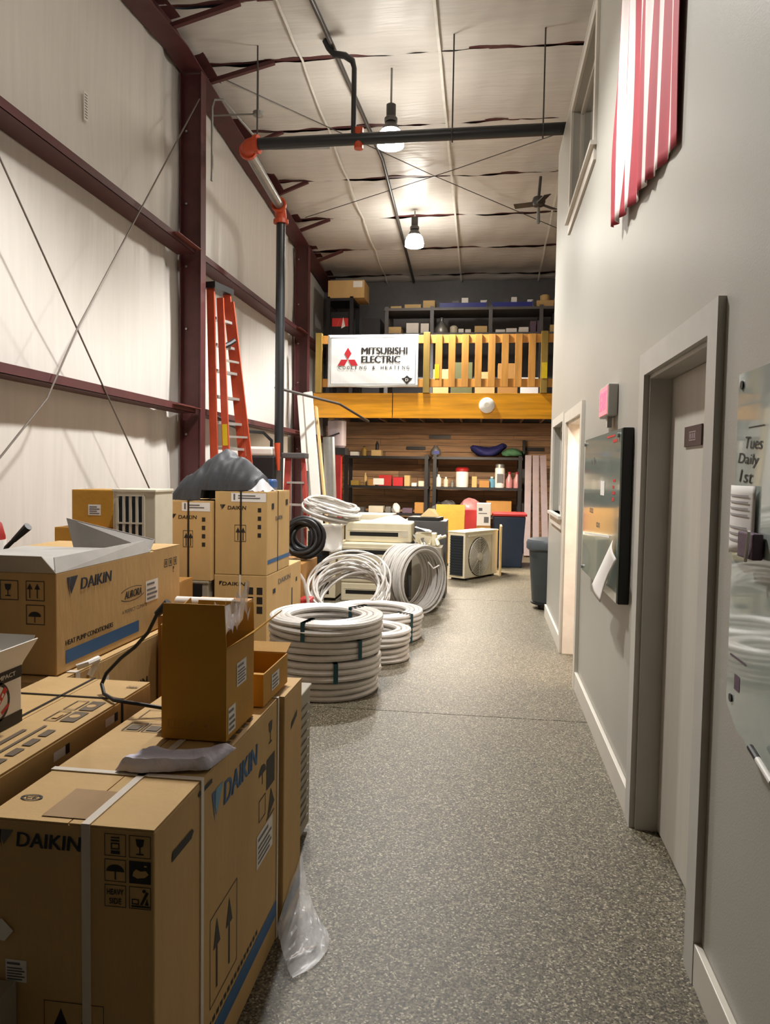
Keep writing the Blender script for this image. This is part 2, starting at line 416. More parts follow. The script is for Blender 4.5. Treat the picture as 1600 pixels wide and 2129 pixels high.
# windows
def window(name, W, sill):
    o = bpy.data.objects.new(name, None); COL.objects.link(o); o.location = (XR, W[0], W[2]); o['_w'] = 1; o['_o'] = list(o.location); struct(o)
    y0, y1, z0, z1 = W; m = MB(); a = XR - .02; wd = .08; b = XR - .0005
    m.box((a, y0 - wd, z0), (b, y0, z1 + wd)); m.box((a, y1, z0), (b, y1 + wd, z1 + wd)); m.box((a, y0, z1), (b, y1, z1 + wd)); m.build('casing', M['trimw'], o)
    MB().box((XR - .045, y0 - .1, z0 - .03), (XR + .08, y1 + .1, z0)).build('window_sill', M['trimw'], o)
    MB().box((XR - .018, y0 - .08, z0 - .125), (b, y1 + .08, z0 - .031)).build('apron', M['trimw'], o)
    f = MB(); x0, x1 = XR + .06, XR + .1; t = .05
    f.box((x0, y0, z0), (x1, y0 + t, z1)); f.box((x0, y1 - t, z0), (x1, y1, z1)); f.box((x0, y0 + t, z0), (x1, y1 - t, z0 + t)); f.box((x0, y0 + t, z1 - t), (x1, y1 - t, z1)); f.build('window_frame', M['trimw'], o)
    MB().box((XR + .075, y0 + t, z0 + t), (XR + .085, y1 - t, z1 - t)).build('pane', M['wglass'], o)
window('window_1', W1, 1); window('window_2', W2, 1)
# baseboards
def bb(name, y0, y1): struct(MB().box((XR - .022, y0, 0), (XR - .0005, y1, .135)).build(name, M['trimw'], bevel=.003))
bb('baseboard_right', Y0, D2[0] - .1); bb('baseboard_right.001', D2[1] + .1, D1[0] - .09); bb('baseboard_right.002', D1[1] + .09, YC)
# ---------------------------------------------------------------- roof: draped insulation between the purlins
PY = [-9.0, -7.4, -5.8, -4.4, -3.0, -1.6, -.2, 1.2, 2.6, 4.0, 5.3, 6.2, 7.38, 8.42, 9.85, 11.26, 12.62, 14.02, 15.42, 15.9]
rf = bpy.data.objects.new('ceiling', None); COL.objects.link(rf); rf['_w'] = 1; rf['_o'] = [0, 0, 0]; struct(rf)
def gap(x, k):
    g = .5 + .9 * nz(x * .9 + k * 2.1, k * 1.7)
    if x < -2.6: g += (-2.6 - x) * 1.5
    return max(0., min(1., g)) * .045
for k, (a, b) in enumerate(zip(PY, PY[1:])):
    def rp(u, v, a=a, b=b, k=k):
        x = XL - .05 + u * (XF - XL + .1)
        ya = a + gap(x, k); yb = b - gap(x, k + 1)
        y = ya + v * (yb - ya)
        sag = .05 * (1 - (2 * v - 1) ** 2) + .012 * (1 - (2 * v - 1) ** 4) * nz(x * 2.4 + k, v * 3)
        ed = .022 * math.exp(-(min(v, 1 - v) * 14) ** 2) * (1 + nz(x * 2 + k * 3, 1))
        return (x, y, roofz(y) - sag - ed)
    MB().grid(rp, 120, 14).build('insulation_panel', M['roof'], rf, smooth=True)
MB().add([(XL - .1, Y0, roofz(Y0) + .25), (XF + .1, Y0, roofz(Y0) + .25), (XF + .1, 7.75, 6.57), (XL - .1, 7.75, 6.57), (XF + .1, YB + .2, roofz(YB) + .25), (XL - .1, YB + .2, roofz(YB) + .25)],
         [(0, 1, 2, 3), (3, 2, 4, 5)]).build('roof_deck', M['rackg'], rf)
for xs in (-2.17, -.62, .95, 2.5):
    m = MB(); wd = .03 if xs > -1 else .022
    for a, b in zip(PY[11:], PY[12:]):
        n = 8
        for i in range(n):
            v0, v1 = i / n, (i + 1) / n; y0 = a + (b - a) * v0; y1 = a + (b - a) * v1
            z0 = roofz(y0) - .05 * (1 - (2 * v0 - 1) ** 2) - .035; z1 = roofz(y1) - .05 * (1 - (2 * v1 - 1) ** 2) - .035
            m.beam((xs, y0, z0), (xs, y1 + .003, z1), wd, .012)
    m.build('seam_strip', M['seam'], rf)
# purlins
for k, y in enumerate(PY[10:19]):
    m = MB().box((XL, y - .035, roofz(y) - .012), (XF, y + .035, roofz(y) - .004)); m.box((XL, y - .035, roofz(y) - .004), (XF, y - .029, roofz(y) + .2))
    m.build('purlin', M['steel'], rf)
# ================================================================ steel frame
def hcol(name, x0, x1, yc, ztop, label):
    t = thing(name, label, 'column', ((x0 + x1) / 2, yc, 0), group='steel columns', world=True)
    m = MB(); fw = .15; m.box((x1 - .012, yc - fw / 2, 0), (x1, yc + fw / 2, ztop)); m.box((x0, yc - fw / 2, 0), (x0 + .012, yc + fw / 2, ztop)); m.box((x0 + .012, yc - .006, 0), (x1 - .012, yc + .006, ztop)); m.build('h_section', M['steel'], t)
    MB().box((x0 - .0, yc - .13, 0), (x1 + .05, yc + .13, .015)).build('base_plate', M['steel'], t)
    b = MB()
    for z in (2.0, 3.2, 3.9, 4.6, 5.4): b.lathe([(.013, 0), (.013, .014)], (x0 + .06, yc - .022, z), 6, axis='y')
    b.build('bolts', M['galv'], t)['kind'] = 'stuff'
    return t
hcol('steel_column', -3.50, -3.25, 8.20, 6.03, 'dark red steel column between the rod-braced bay and the orange ladder')
hcol('steel_column', -3.50, -3.25, 13.24, 5.6, 'dark red steel column at the left end of the mezzanine railing')
hcol('steel_column', -3.50, -3.25, 3.1, 5.65, 'dark red steel column at the near end of the rod-braced bay')
# sloping rafter along the top of the left wall
t = thing('steel_rafter', 'dark red steel rafter sloping along the top of the left wall', 'rafter', (-3.37, 8.2, 6.0), world=True)
def raf(y0, y1):
    m = MB()
    for (a, b, c, d) in ((-3.51, -3.25, -.24, -.225), (-3.51, -3.25, -.03, -.015), (-3.384, -3.376, -.225, -.03)):
        z0, z1 = roofz(y0), roofz(y1)
        m.add([(a, y0, z0 + c), (b, y0, z0 + c), (b, y0, z0 + d), (a, y0, z0 + d), (a, y1, z1 + c), (b, y1, z1 + c), (b, y1, z1 + d), (a, y1, z1 + d)],
              [(0, 3, 2, 1), (4, 5, 6, 7), (0, 1, 5, 4), (1, 2, 6, 5), (2, 3, 7, 6), (3, 0, 4, 7)])
    return m
raf(Y0 + .02, 7.75).build('near_slope', M['steel'], t); raf(7.75, YB - .02).build('far_slope', M['steel'], t)
br = []
for y, dx in ((7.38, .75), (8.42, .8), (9.85, .5), (11.26, .5), (12.62, .55), (14.02, .5)):
    MB().beam((-3.3, y + .03, roofz(y) - .2), (-3.3 + dx, y, roofz(y) - .03), .05, .045).build('flange_brace', M['steel'], t)
# girts
def girt(z, y0, y1, label, clips=()):
    t = thing('steel_girt', label, 'girt', (-3.4, y0, z), group='wall girts', world=True)
    m = MB(); m.box((-3.52, y0, z - .075), (-3.30, y1, z - .070)); m.box((-3.305, y0, z - .075), (-3.30, y1, z)); m.box((-3.325, y0, z - .004), (-3.305, y1, z)); m.box((-3.50, y0, z - .070), (-3.495, y1, z - .005)); m.build('z_section', M['steel'], t)
    for y in clips:
        MB().box((-3.297, y - .62, z - .028), (-3.235, y + .02, z - .022)).build('lap_flange', M['steel_l'], t)
G = [('upper', 4.09), ('lower', 2.31)]
for nm, z in G:
    girt(z, 3.2, 8.1, 'dark red %s wall girt crossing the rod-braced bay left of the column' % nm, (8.1,))
    girt(z, 8.3, 13.15, 'dark red %s wall girt running behind the orange ladder and black downpipe' % nm, (13.15,))
    girt(z, 13.33, 15.7, 'dark red %s wall girt in the last bay beside the mezzanine' % nm)
# brace rods
def rod(pts, label):
    o = MB().tube(pts, .0075, 8).build('brace_rod', M['rod'], None, pts[0]); tag(o, label, 'rod', 'cross bracing rods')
rod([(-3.28, 3.2, 5.25), (-3.29, 4.71, 3.65), (-3.3, 6.93, 1.41), (-3.3, 8.0, .35)], 'steel brace rod running down from upper left to the boxes')
rod([(-3.27, 8.12, 5.72), (-3.27, 5.61, 2.72), (-3.27, 5.18, 2.11), (-3.28, 4.67, 1.68), (-3.3, 3.2, .5)], 'steel brace rod running from the column top down to the left edge')
ls = MB().box((-3.513, 6.14, 4.6), (-3.508, 6.2, 4.84)).build('printed_label', M['paper'], None, (-3.51, 6.16, 4.6)); tag(ls, 'small white manufacturer sticker high on the left liner wall', 'sticker')
f = Face((-3.508, 6.14, 4.6), (0, 1, 0), (0, 0, 1)); f.n = Vector((1, 0, 0))
for i in range(9): f.rect(.008, .02 + i * .024, .052, .03 + i * .024)
f.mb.build('print', M['greyink'], ls)
ls.children[0].location = (3.51, -6.16, -4.6)
# ================================================================ hanging lamps
def lamp(x, y, zc, label, k=1.):
    t = thing('pendant_lamp', label, 'lamp', (x, y, zc), group='high-bay pendant lamps')
    top = roofz(y) - .05 - zc
    MB().tube([(0, 0, .34), (0, 0, top)], .012, 8).build('stem', M['galv'], t)
    MB().lathe([(.03, .34), (.055, .33), (.055, .2), (.075, .18), (.075, .14)], n=16).build('ballast_housing', M['thinpipe'], t, smooth=True)
    MB().lathe([(.05, .14), (.06, .135), (.105, .055), (.108, .045)], n=24).build('cone_shade', M['thinpipe'], t, smooth=True)
    MB().lathe([(.1, .044), (.132, .01), (.155, -.08), (.152, -.13), (.13, -.14)], n=24).build('glass_bell', M['bell'], t, smooth=True)
    d = bpy.data.lights.new('bulb', 'SPOT'); d.energy = LAMP_W * k; d.spot_size = math.radians(132); d.spot_blend = .55; d.color = LAMP_COL; d.shadow_soft_size = .12
    o = bpy.data.objects.new('bulb', d); COL.objects.link(o); o.parent = t; o.location = (0, 0, -.29)
    return t
lamp(-1.18, 8.62, 5.46, 'lit white bell pendant lamp just behind the black sprinkler pipe')
lamp(-1.27, 12.35, 5.45, 'lit white bell pendant lamp farther back, nearest the mezzanine')
lamp(-1.18, 4.6, 5.46, 'lit white bell pendant lamp overhead near the camera', .74)
d = bpy.data.lights.new('office_light', 'AREA'); d.energy = 30; d.size = .9; d.color = (1, .85, .74)
o = bpy.data.objects.new('office_light', d); COL.objects.link(o); o.location = (1.6, 5.9, 2.55)
# ================================================================ sprinkler pipes
PX, PYY, PZ = -2.72, 8.12, 5.2
t = thing('sprinkler_main', 'black sprinkler main crossing the ceiling and dropping down the left wall', 'pipe', (PX, PYY, PZ), world=True)
MB().tube([(PX + .1, PYY, PZ), (3.6, PYY, PZ + .03)], .062, 16).build('crossing_pipe', M['blackpipe'], t, smooth=True)
MB().tube([(PX - .03, PYY + .12, PZ - .01), (PX - .06, 9.62, 5.08)], .06, 14).build('side_pipe', M['galv'], t, smooth=True)
MB().tube([(PX - .07, 9.76, 4.92), (PX - .1, 9.84, .1)], .062, 16).build('drop_pipe', M['blackpipe'], t, smooth=True)
def elbow(a, c, b, label):
    pts = []
    a, b, c = Vector(a), Vector(b), Vector(c)
    for i in range(9):
        u = i / 8; pts.append(a * (1 - u) ** 2 + c * 2 * u * (1 - u) + b * u * u)
    e = MB().tube(pts, .078, 14).build('elbow_coupling', M['orange'], t, smooth=True); e['label'] = label
    m = MB()
    for p, q in ((pts[0], pts[1]), (pts[-1], pts[-2])): m.tube([p, p + (q - p).normalized() * .05], .1, 14)
    sub(m, 'coupling_ring', M['orange'], e)
elbow((PX + .14, PYY, PZ), (PX - .02, PYY, PZ), (PX - .03, PYY + .16, PZ - .01), 'orange elbow fitting')
elbow((PX - .06, 9.6, 5.08), (PX - .07, 9.76, 5.08), (PX - .07, 9.76, 4.88), 'orange elbow fitting')
MB().tube([(-1.46, PYY, PZ - .1), (-1.46, PYY, PZ + .12)], .05, 12).build('branch_clamp', M['orange'], t)
MB().tube([(-1.52, PYY, PZ), (-1.52, PYY, 5.95), (-1.54, PYY, 6.03), (-1.62, PYY - .02, 6.08), (-1.74, PYY - .03, 6.1), (-1.8, PYY - .03, 6.17), (-1.84, PYY - .05, 6.24)], [.028, .028, .034, .036, .036, .034, .03], 10).build('riser_pipe', M['blackpipe'], t, smooth=True)
for x in (.5, -2.6, -.45):
    m = MB().tube([(x, PYY, PZ + .06), (x, PYY, roofz(PYY) - .03)], .009, 6); m.tube([(x, PYY + .07 * math.cos(a), PZ + .07 * math.sin(a)) for a in [i * .5236 for i in range(12)]], .008, 6, True); m.build('hanger_rod', M['thinpipe'], t)
tb = MB().tube([(-1.8, 6.3, roofz(6.3) - .12), (-1.78, 7.75, roofz(7.75) - .12), (-1.55, 10.5, roofz(10.5) - .12), (-1.6, 15.6, roofz(15.6) - .1)], .026, 10).build('branch_pipe', M['thinpipe'], None, (-1.6, 8, 6.1), smooth=True)
tag(tb, 'thin dark sprinkler branch pipe running back along the ceiling', 'pipe')
t = thing('spring_hanger', 'small round sprinkler alarm device hanging on a rod by the left rafter', 'sprinkler', (-2.62, 8.3, 5.6), world=True)
MB().lathe([(.02, 0), (.06, .02), (.06, .06), (.02, .08)], (-2.68, 8.4, 5.62), 14).build('device_body', M['galv'], t); MB().tube([(-2.68, 8.4, 5.7), (-2.68, 8.4, roofz(8.4) - .04)], .006, 6).build('rod', M['thinpipe'], t); MB().tube([(-2.74, 8.4, 5.66), (-3.2, 8.34, 5.64)], .01, 6).build('feed_tube', M['galv'], t)
cd = MB().tube([(-3.2, 8.32, 4.9), (-3.2, 8.33, 5.0), (-3.2, 8.33, 5.72), (-3.18, 8.35, 5.82), (-3.1, 8.4, 5.84), (-2.86, 9.0, 5.62), (-2.8, 9.1, 5.58), (-2.7, 9.1, 5.57), (-2.0, 9.12, 5.56)], .014, 8).build('conduit', M['galv'], None, (-3.2, 8.3, 4.9), smooth=True)
tag(cd, 'bent grey metal conduit looping up beside the column top', 'conduit')
for pts, lb in (([(-3.2, 8.5, roofz(8.5) - .1), (-.9, 11.0, roofz(11) - .12), (1.4, 13.4, roofz(13.4) - .1)], 'thin steel roof brace rod starting at the left column top'),
                ([(-3.1, 12.3, roofz(12.3) - .12), (-.6, 10.9, roofz(10.9) - .12), (1.6, 9.6, roofz(9.6) - .1)], 'thin steel roof brace rod rising toward the right over the far lamp')):
    o = MB().tube(pts, .006, 6).build('roof_rod', M['thinpipe'], None, pts[0]); tag(o, lb, 'rod')
# ceiling fan
t = thing('ceiling_fan', 'dark three-bladed ceiling fan hanging at the far right', 'fan', (.66, 11.3, 5.58))
MB().tube([(0, 0, .1), (.02, 0, .38)], .022, 10).build('down_rod', M['thinpipe'], t); MB().lathe([(.03, .1), (.08, .08), (.1, .02), (.08, -.04), (.03, -.06)], n=18).build('motor', M['thinpipe'], t, smooth=True)
MB().lathe([(.015, -.3), (.03, -.28), (.02, -.06)], n=10).build('pull_switch', M['galv'], t)
for a in (2.9, .8, 5.0):
    m = MB().box((.09, -.06, -.012), (.36, .05, -.002)); m.box((.06, -.02, -.008), (.14, .02, .006)); m.xf(Matrix.Rotation(a, 4, 'Z') @ Matrix.Rotation(.25, 4, 'X')); m.build('blade', M['thinpipe'], t)
# ================================================================ cartons
def carton(a, b, label, m='kraft', group=None, name='carton', seam='y', flaps=True, tape='tape'):
    x0, y0, z0 = a; x1, y1, z1 = b
    t = thing(name, label, 'box', ((x0 + x1) / 2, (y0 + y1) / 2, z0), group=group, world=True)
    k = .004 if flaps else 0
    MB().box((x0, y0, z0), (x1, y1, z1 - k)).build('body', M[m], t, bevel=.004)
    if flaps:
        g = .0015
        if seam == 'y':
            c = (x0 + x1) / 2; rs = [((x0 + .001, y0 + .001), (c - g, y1 - .001)), ((c + g, y0 + .001), (x1 - .001, y1 - .001))]; ts = ((c - .025, y0, z1 - .0005), (c + .025, y1, z1 + .0008))
        else:
            c = (y0 + y1) / 2; rs = [((x0 + .001, y0 + .001), (x1 - .001, c - g)), ((x0 + .001, c + g), (x1 - .001, y1 - .001))]; ts = ((x0, c - .025, z1 - .0005), (x1, c + .025, z1 + .0008))
        for p, q in rs: MB().box((*p, z1 - k + .0002), (*q, z1)).build('top_flap', M[m], t)
        if tape: MB().box(*ts).build('tape', M[tape], t)
    t['_b'] = [*a, *b]
    return t
def faces(t):
    x0, y0, z0, x1, y1, z1 = t['_b']
    return (Face((x0, y0, z0), (1, 0, 0), (0, 0, 1)), Face((x1, y0, z0), (0, 1, 0), (0, 0, 1)), Face((x0, y0, z1), (1, 0, 0), (0, 1, 0), .002))
def strap_x(t, x, wd, m, name='strap', skip=()):      # loop lying in a plane x = const: front, top, back
    x0, y0, z0, x1, y1, z1 = t['_b']; e = .0035; a = x - wd / 2; b = x + wd / 2
    mb = MB().box((a, y0 - e, z0 + .002), (b, y0 - .0006, z1 + e)).box((a, y0 - .0006, z1 + .001), (b, y1 + .0006, z1 + e)).box((a, y1 + .0006, z0 + .002), (b, y1 + e, z1 + e))
    return mb.build(name, M[m], t)
def strap_y(t, y, wd, m, name='strap'):
    x0, y0, z0, x1, y1, z1 = t['_b']; e = .0035; a = y - wd / 2; b = y + wd / 2
    mb = MB().box((x1 + .0006, a, z0 + .002), (x1 + e, b, z1 + e)).box((x0 - .0006, a, z1 + .001), (x1 + .0006, b, z1 + e)).box((x0 - e, a, z0 + .002), (x0 - .0006, b, z1 + e))
    return mb.build(name, M[m], t)
def icons(f, a, b, s, rows=3):
    g = s * 1.14
    for r in range(rows):
        for c in range(2):
            x = a + c * g; y = b - (r + 1) * g
            if (r, c) == (1, 1): f.rect(x, y, x + s, y + s)
            else: f.frame(x, y, x + s, y + s, s * .03)
            if (r, c) == (0, 0): f.rect(x + s * .3, y + s * .1, x + s * .72, y + s * .25); f.frame(x + s * .3, y + s * .3, x + s * .7, y + s * .6, s * .06); f.rect(x + s * .3, y + s * .66, x + s * .7, y + s * .74); f.rect(x + s * .3, y + s * .8, x + s * .7, y + s * .86)
            if (r, c) == (0, 1): f.glass(x, y, s)
            if (r, c) == (1, 0): f.umbrella(x, y - s * .05, s)
            if (r, c) == (2, 0): f.text('HEAVY', x + s * .12, y + s * .55, s * .76, s * .26); f.text('SIDE', x + s * .22, y + s * .14, s * .56, s * .26)
            if (r, c) == (2, 1):
                f.poly([(x + s * .1, y + s * .08), (x + s * .95, y + s * .08), (x + s * .95, y + s * .16), (x + s * .1, y + s * .16)])
                f.poly([(x + s * .5, y + s * .2), (x + s * .62, y + s * .2), (x + s * .9, y + s * .75), (x + s * .78, y + s * .8)]); f.poly([(x + s * .72, y + s * .2), (x + s * .9, y + s * .2), (x + s * .82, y + s * .5)]); f.disc(x + s * .68, y + s * .82, s * .08); f.frame(x + s * .12, y + s * .2, x + s * .45, y + s * .45, s * .05)
    return f
def bar_sticker(f, t, a, b, w_, h_, lines=4):
    f.rect(a, b, a + w_, b + h_); s = f.go('sticker', M['paper'], t, 'white printed sticker'); f.off += .0008
    f.rect(a + w_ * .08, b + h_ * .78, a + w_ * .7, b + h_ * .88)
    for i in range(lines): f.rect(a + w_ * .08, b + h_ * (.1 + .62 * i / lines), a + w_ * (.92 if i % 2 else .8), b + h_ * (.1 + .62 * i / lines) + h_ * .62 / lines * .5)
    f.go('sticker_print', M['greyink'], t, asub=s); f.off -= .0008
# ---- A: big carton in the foreground
A = carton((-1.07, 1.45, .0), (-.68, 2.41, .835), 'large kraft air-conditioner carton in the foreground bottom left, bound with white straps', group='stacked equipment cartons', tape=None)
F_, R_, T_ = faces(A)
F_.text('DAIKIN', .075, .775, .15, .032, .03, .1).go('logo_text', M['navy'], A)
F_.emblem(.028, .772, .038).go('logo_emblem', M['greyink'], A); F_.emblem2(.028, .772, .038).go('logo_emblem', M['navy'], A)
icons(F_, .278, .828, .049).go('icon_print', M['ink'], A); F_.off = .0018; F_.poly([(.342, .733), (.352, .728), (.37, .731), (.378, .738), (.372, .746), (.36, .744), (.35, .748), (.344, .742)]).rect(.368, .754, .374, .757).go('icon_symbol', M['kraft'], A); F_.off = .0012; F_.frame(.135, .27, .275, .435, .0015).arrow(.155, .3, .04, .12).arrow(.215, .3, .04, .12); F_.go('arrow_print', M['ink'], A)
bar_sticker(F_, A, .045, .468, .05, .05, 5)
strap_x(A, -.834, .019, 'strapw'); strap_y(A, 1.712, .018, 'strapw'); strap_y(A, 2.385, .014, 'strapw')
R_.text('DAIKIN', .42, .70, .29, .062, .03, .1).go('logo_text', M['blue'], A, 'blue logo lettering')
R_.emblem(.33, .69, .08).go('logo_emblem', M['lblue'], A); R_.emblem2(.33, .69, .08).go('logo_emblem', M['blue'], A)
R_.glass(.8, .7, .1).umbrella(.72, .6, .09).rect(.81, .57, .9, .67).frame(.73, .5, .8, .57, .004).poly([(.82, .47), (.9, .5), (.86, .56)]).rect(.81, .47, .9, .475)
R_.go('icon_print', M['ink'], A)
R_.frame(.32, .2, .53, .44, .003).arrow(.345, .23, .05, .19).arrow(.44, .23, .05, .19); R_.go('arrow_print', M['ink'], A)
for i in range(24): R_.rect(.06 + i * .028, .152, .078 + i * .028, .166)
R_.go('small_lettering', M['ink'], A)
R_.rect(.01, .085, .955, .14).go('stripe', M['blue'], A, 'blue printed stripe')
bar_sticker(R_, A, .71, .36, .17, .105, 4)
R_.off = .002; R_.poly([(.085, .72), (.195, .72), (.21, .732), (.2, .742), (.09, .742)]).go('hand_hole', M['dark'], A, 'dark slot hand hole'); R_.rect(.24, .8, .33, .812).go('hand_hole', M['dark'], A)
T_.annulus(.045, .1, .02, .026, .6).go('oval_print', M['ink'], A); T_.text('CE', .032, .094, .026, .011).go('handling_print', M['ink'], A)
T_.off = .0025
for i in range(3): T_.frame(.03 + i * .06, .55, .085 + i * .06, .62, .004).rect(.04 + i * .06, .56, .075 + i * .06, .6)
T_.frame(.0 + .03, .66, .2, .74, .003).rect(.27, .33, .37, .35).rect(.28, .38, .37, .41)
for i in range(6): T_.rect(.335, .44 + i * .05, .375, .47 + i * .05)
T_.go('handling_print', M['fadeink'], A)
T_.off = .0022; T_.rect(.12, .02, .24, .16).go('tape', M['tape'], A, 'strip of shiny packing tape')
F_.off = .004; F_.poly([(-.0 + .002, .105 + .46), (.045, .10 + .46), (.066, .125 + .46), (.04, .15 + .46), (.002, .145 + .46)]).go('torn_label', M['paper'], A, 'torn white label end')
o = MB().box((-1.3, 1.375, 0), (-.995, 1.443, .475)).build('grey_sheet', M['beige_d'], None, (-1.1, 1.4, 0), bevel=.003); tag(o, 'grey metal sheet standing against the front of the strapped foreground carton, bottom left corner', 'sheet')
# ---- A2 right behind it
A2 = carton((-1.04, 2.418, 0), (-.665, 2.655, .83), 'narrow kraft carton directly behind the foreground strapped carton', group='stacked equipment cartons', tape=None)
f, R_, T_ = faces(A2); R_.rect(.0, .04, .235, .1).go('stripe', M['blue'], A2, 'blue printed stripe'); R_.off = .002; R_.poly([(.08, .69), (.16, .715), (.165, .735), (.09, .712)]).go('hand_hole', M['dark'], A2, 'dark slot hand hole')
# ---- grey outdoor unit behind
def slat_unit(label, a, b, m, front, right, group='uncrated outdoor units', slats_front=0, fan=False, name='condensing_unit'):
    x0, y0, z0 = a; x1, y1, z1 = b
    t = thing(name, label, 'air conditioner', ((x0 + x1) / 2, (y0 + y1) / 2, z0), group=group, world=True)
    MB().box((x0, y0, z0 + .03), (x1, y1, z1 - .02)).build('casing', M[m], t, bevel=.006)
    MB().box((x0 - .006, y0 - .006, z1 - .022), (x1 + .006, y1 + .006, z1)).build('lid', M[m], t, bevel=.005)
    for yy in (y0 + .06, y1 - .12): MB().box((x0 + .02, yy, z0), (x1 - .02, yy + .06, z0 + .032)).build('foot', M['dark'], t)
    return t
U = slat_unit('bare grey outdoor unit standing on the floor behind the front cartons', (-1.1, 2.70, 0), (-.755, 3.17, .66), 'beige_d', 0, 0)
m = MB()
for i in range(14): m.box((-.752, 2.74, .08 + i * .038), (-.748, 3.12, .095 + i * .038))
m.build('grille', M['beige_d'], U)['kind'] = 'stuff'
# ---- L1: second big carton left of it, and its neighbours
L1 = carton((-1.5, 1.446, 0), (-1.125, 2.37, .87), 'large kraft carton left of the strapped foreground carton, white box standing on it', group='stacked equipment cartons', tape=None)
F_, R_, T_ = faces(L1)
strap_x(L1, -1.33, .008, 'strapb'); strap_y(L1, 2.17, .008, 'strapb')
T_.off = .0025
for i in range(2): T_.rect(.3, .5 + i * .1, .345, .585 + i * .1); T_.frame(.25, .5 + i * .1, .29, .585 + i * .1, .004)
for i in range(5): T_.rect(.31, .1 + i * .07, .335, .15 + i * .07)
T_.rect(.24, .05, .255, .42).rect(.28, .05, .29, .46).text('DAIKIN', .33, .84, .035, .02); T_.go('handling_print', M['fadeink'], L1)
T_.off = .0032; T_.disc(.322, .545, .015).disc(.32, .64, .014).rect(.262, .52, .28, .56).go('handling_print', M['kraft'], L1)
for y in (.35, .62): R_.rect(y, .815, y + .06, .84).go('hand_hole', M['paper'], L1, 'pale hand hole')
R_.off = .002
for y in (.405, .675): R_.rect(y, .815, y + .02, .842).go('hand_hole', M['dark'], L1)
L2 = carton((-2.0, 2.46, 0), (-1.54, 3.75, .815), 'kraft carton under the long open carton', group='stacked equipment cartons')
F_, R_, T_ = faces(L2); R_.rect(.34, .7, .40, .74).go('hand_hole', M['paper'], L2, 'pale hand hole'); strap_y(L2, 2.62, .03, 'strapw'); R_.text('DAIKIN', .5, .6, .25, .04).go('logo_text', M['ink'], L2)
pb = MB().tube([(-1.53, 2.6, .84), (-1.5, 2.62, .85), (-1.5, 2.7, .85), (-1.52, 2.72, .82), (-1.535, 2.7, .78)], .012, 8).build('carry_handle', M['white'], L2, smooth=True)
# ---- C: long open carton
C_ = carton((-2.25, 2.54, .82), (-1.575, 3.66, 1.205), 'long kraft carton with grey inner flaps open, lying on another carton', group='stacked equipment cartons', flaps=False)
F_, R_, T_ = faces(C_)
R_.text('DAIKIN', .17, .30, .24, .045, .03, .1).go('logo_text', M['navy'], C_)
R_.emblem(.07, .285, .075).emblem2(.07, .285, .075).go('logo_emblem', M['navy'], C_)
R_.annulus(.6, .215, .115, .125, .26, arc=(.12, .42)).annulus(.6, .215, .115, .125, .26, arc=(.58, .93)).text('AURORA', .525, .198, .16, .034, .02, .3).go('oval_logo', M['ink'], C_)
R_.text('A PERFECT CLIMATE', .5, .135, .24, .016, .0).go('slogan_print', M['ink'], C_)
R_.text('HEAT PUMP CONDITIONERS', .06, .10, .36, .02, .02).go('lettering', M['ink'], C_)
for i in range(3): R_.frame(.93 + i * .055, .29, .97 + i * .055, .33, .004).rect(.945 + i * .055, .3, .958 + i * .055, .322)
R_.glass(1.02, .25, .04).go('handling_print', M['ink'], C_)
R_.rect(.06, .03, .66, .082).go('stripe', M['blue'], C_, 'blue printed stripe')
bar_sticker(R_, C_, .73, .15, .13, .1, 3); 
F_.off = .0015
for i in range(4): F_.frame(.24 + i * .105, .28, .315 + i * .105, .355, .003)
F_.arrow(.56, .29, .022, .055).arrow(.59, .29, .022, .055).glass(.45, .285, .065).umbrella(.56, .19, .06).rect(.365, .29, .4, .34).rect(.26, .29, .29, .33); F_.frame(.555, .19, .63, .265, .003)
F_.go('handling_print', M['ink'], C_)
x0, y0, z0, x1, y1, z1 = C_['_b']
MB().box((x0 + .01, y0 + .01, z1), (x1 - .01, y1 - .3, z1 + .006)).build('inner_board', M['flapgrey'], C_)
m = MB().add([(x1, y0, z1), (x1, y0 + .78, z1), (x1 - .02, y0 + .76, z1 + .055), (x1 - .03, y0 + .04, z1 + .055), (x1 - .004, y0, z1), (x1 - .004, y0 + .78, z1), (x1 - .024, y0 + .76, z1 + .055), (x1 - .034, y0 + .04, z1 + .055)],
             [(0, 1, 2, 3), (7, 6, 5, 4), (0, 3, 7, 4), (3, 2, 6, 7), (2, 1, 5, 6)]); m.build('top_flap', M['flapgrey'], C_)
MB().add([(x0, y0, z1), (x1, y0, z1), (x1 - .02, y0 - .06, z1 + .07), (x0 + .02, y0 - .06, z1 + .07), (x0, y0 + .004, z1), (x1, y0 + .004, z1), (x1 - .02, y0 - .056, z1 + .07), (x0 + .02, y0 - .056, z1 + .07)],
         [(0, 1, 2, 3), (7, 6, 5, 4), (0, 3, 7, 4), (3, 2, 6, 7), (2, 1, 5, 6)]).build('top_flap', M['flapgrey'], C_)
MB().add([(x0 + .26, y1 - .3, z1 + .004), (x1 - .02, y1 - .3, z1 + .004), (x1 - .02, y1 - .25, z1 + .05), (x0 + .2, y1 - .26, z1 + .145), (x0 + .26, y1 - .296, z1 + .004), (x1 - .02, y1 - .296, z1 + .004), (x1 - .02, y1 - .246, z1 + .05), (x0 + .2, y1 - .256, z1 + .145)],
         [(0, 1, 2, 3), (7, 6, 5, 4), (0, 3, 7, 4), (3, 2, 6, 7), (2, 1, 5, 6)]).build('top_flap', M['flapgrey'], C_)
MB().box((x0, y1 - .3, z1 - .001), (x1, y1, z1 + .004)).build('end_flap', M['kraft'], C_)
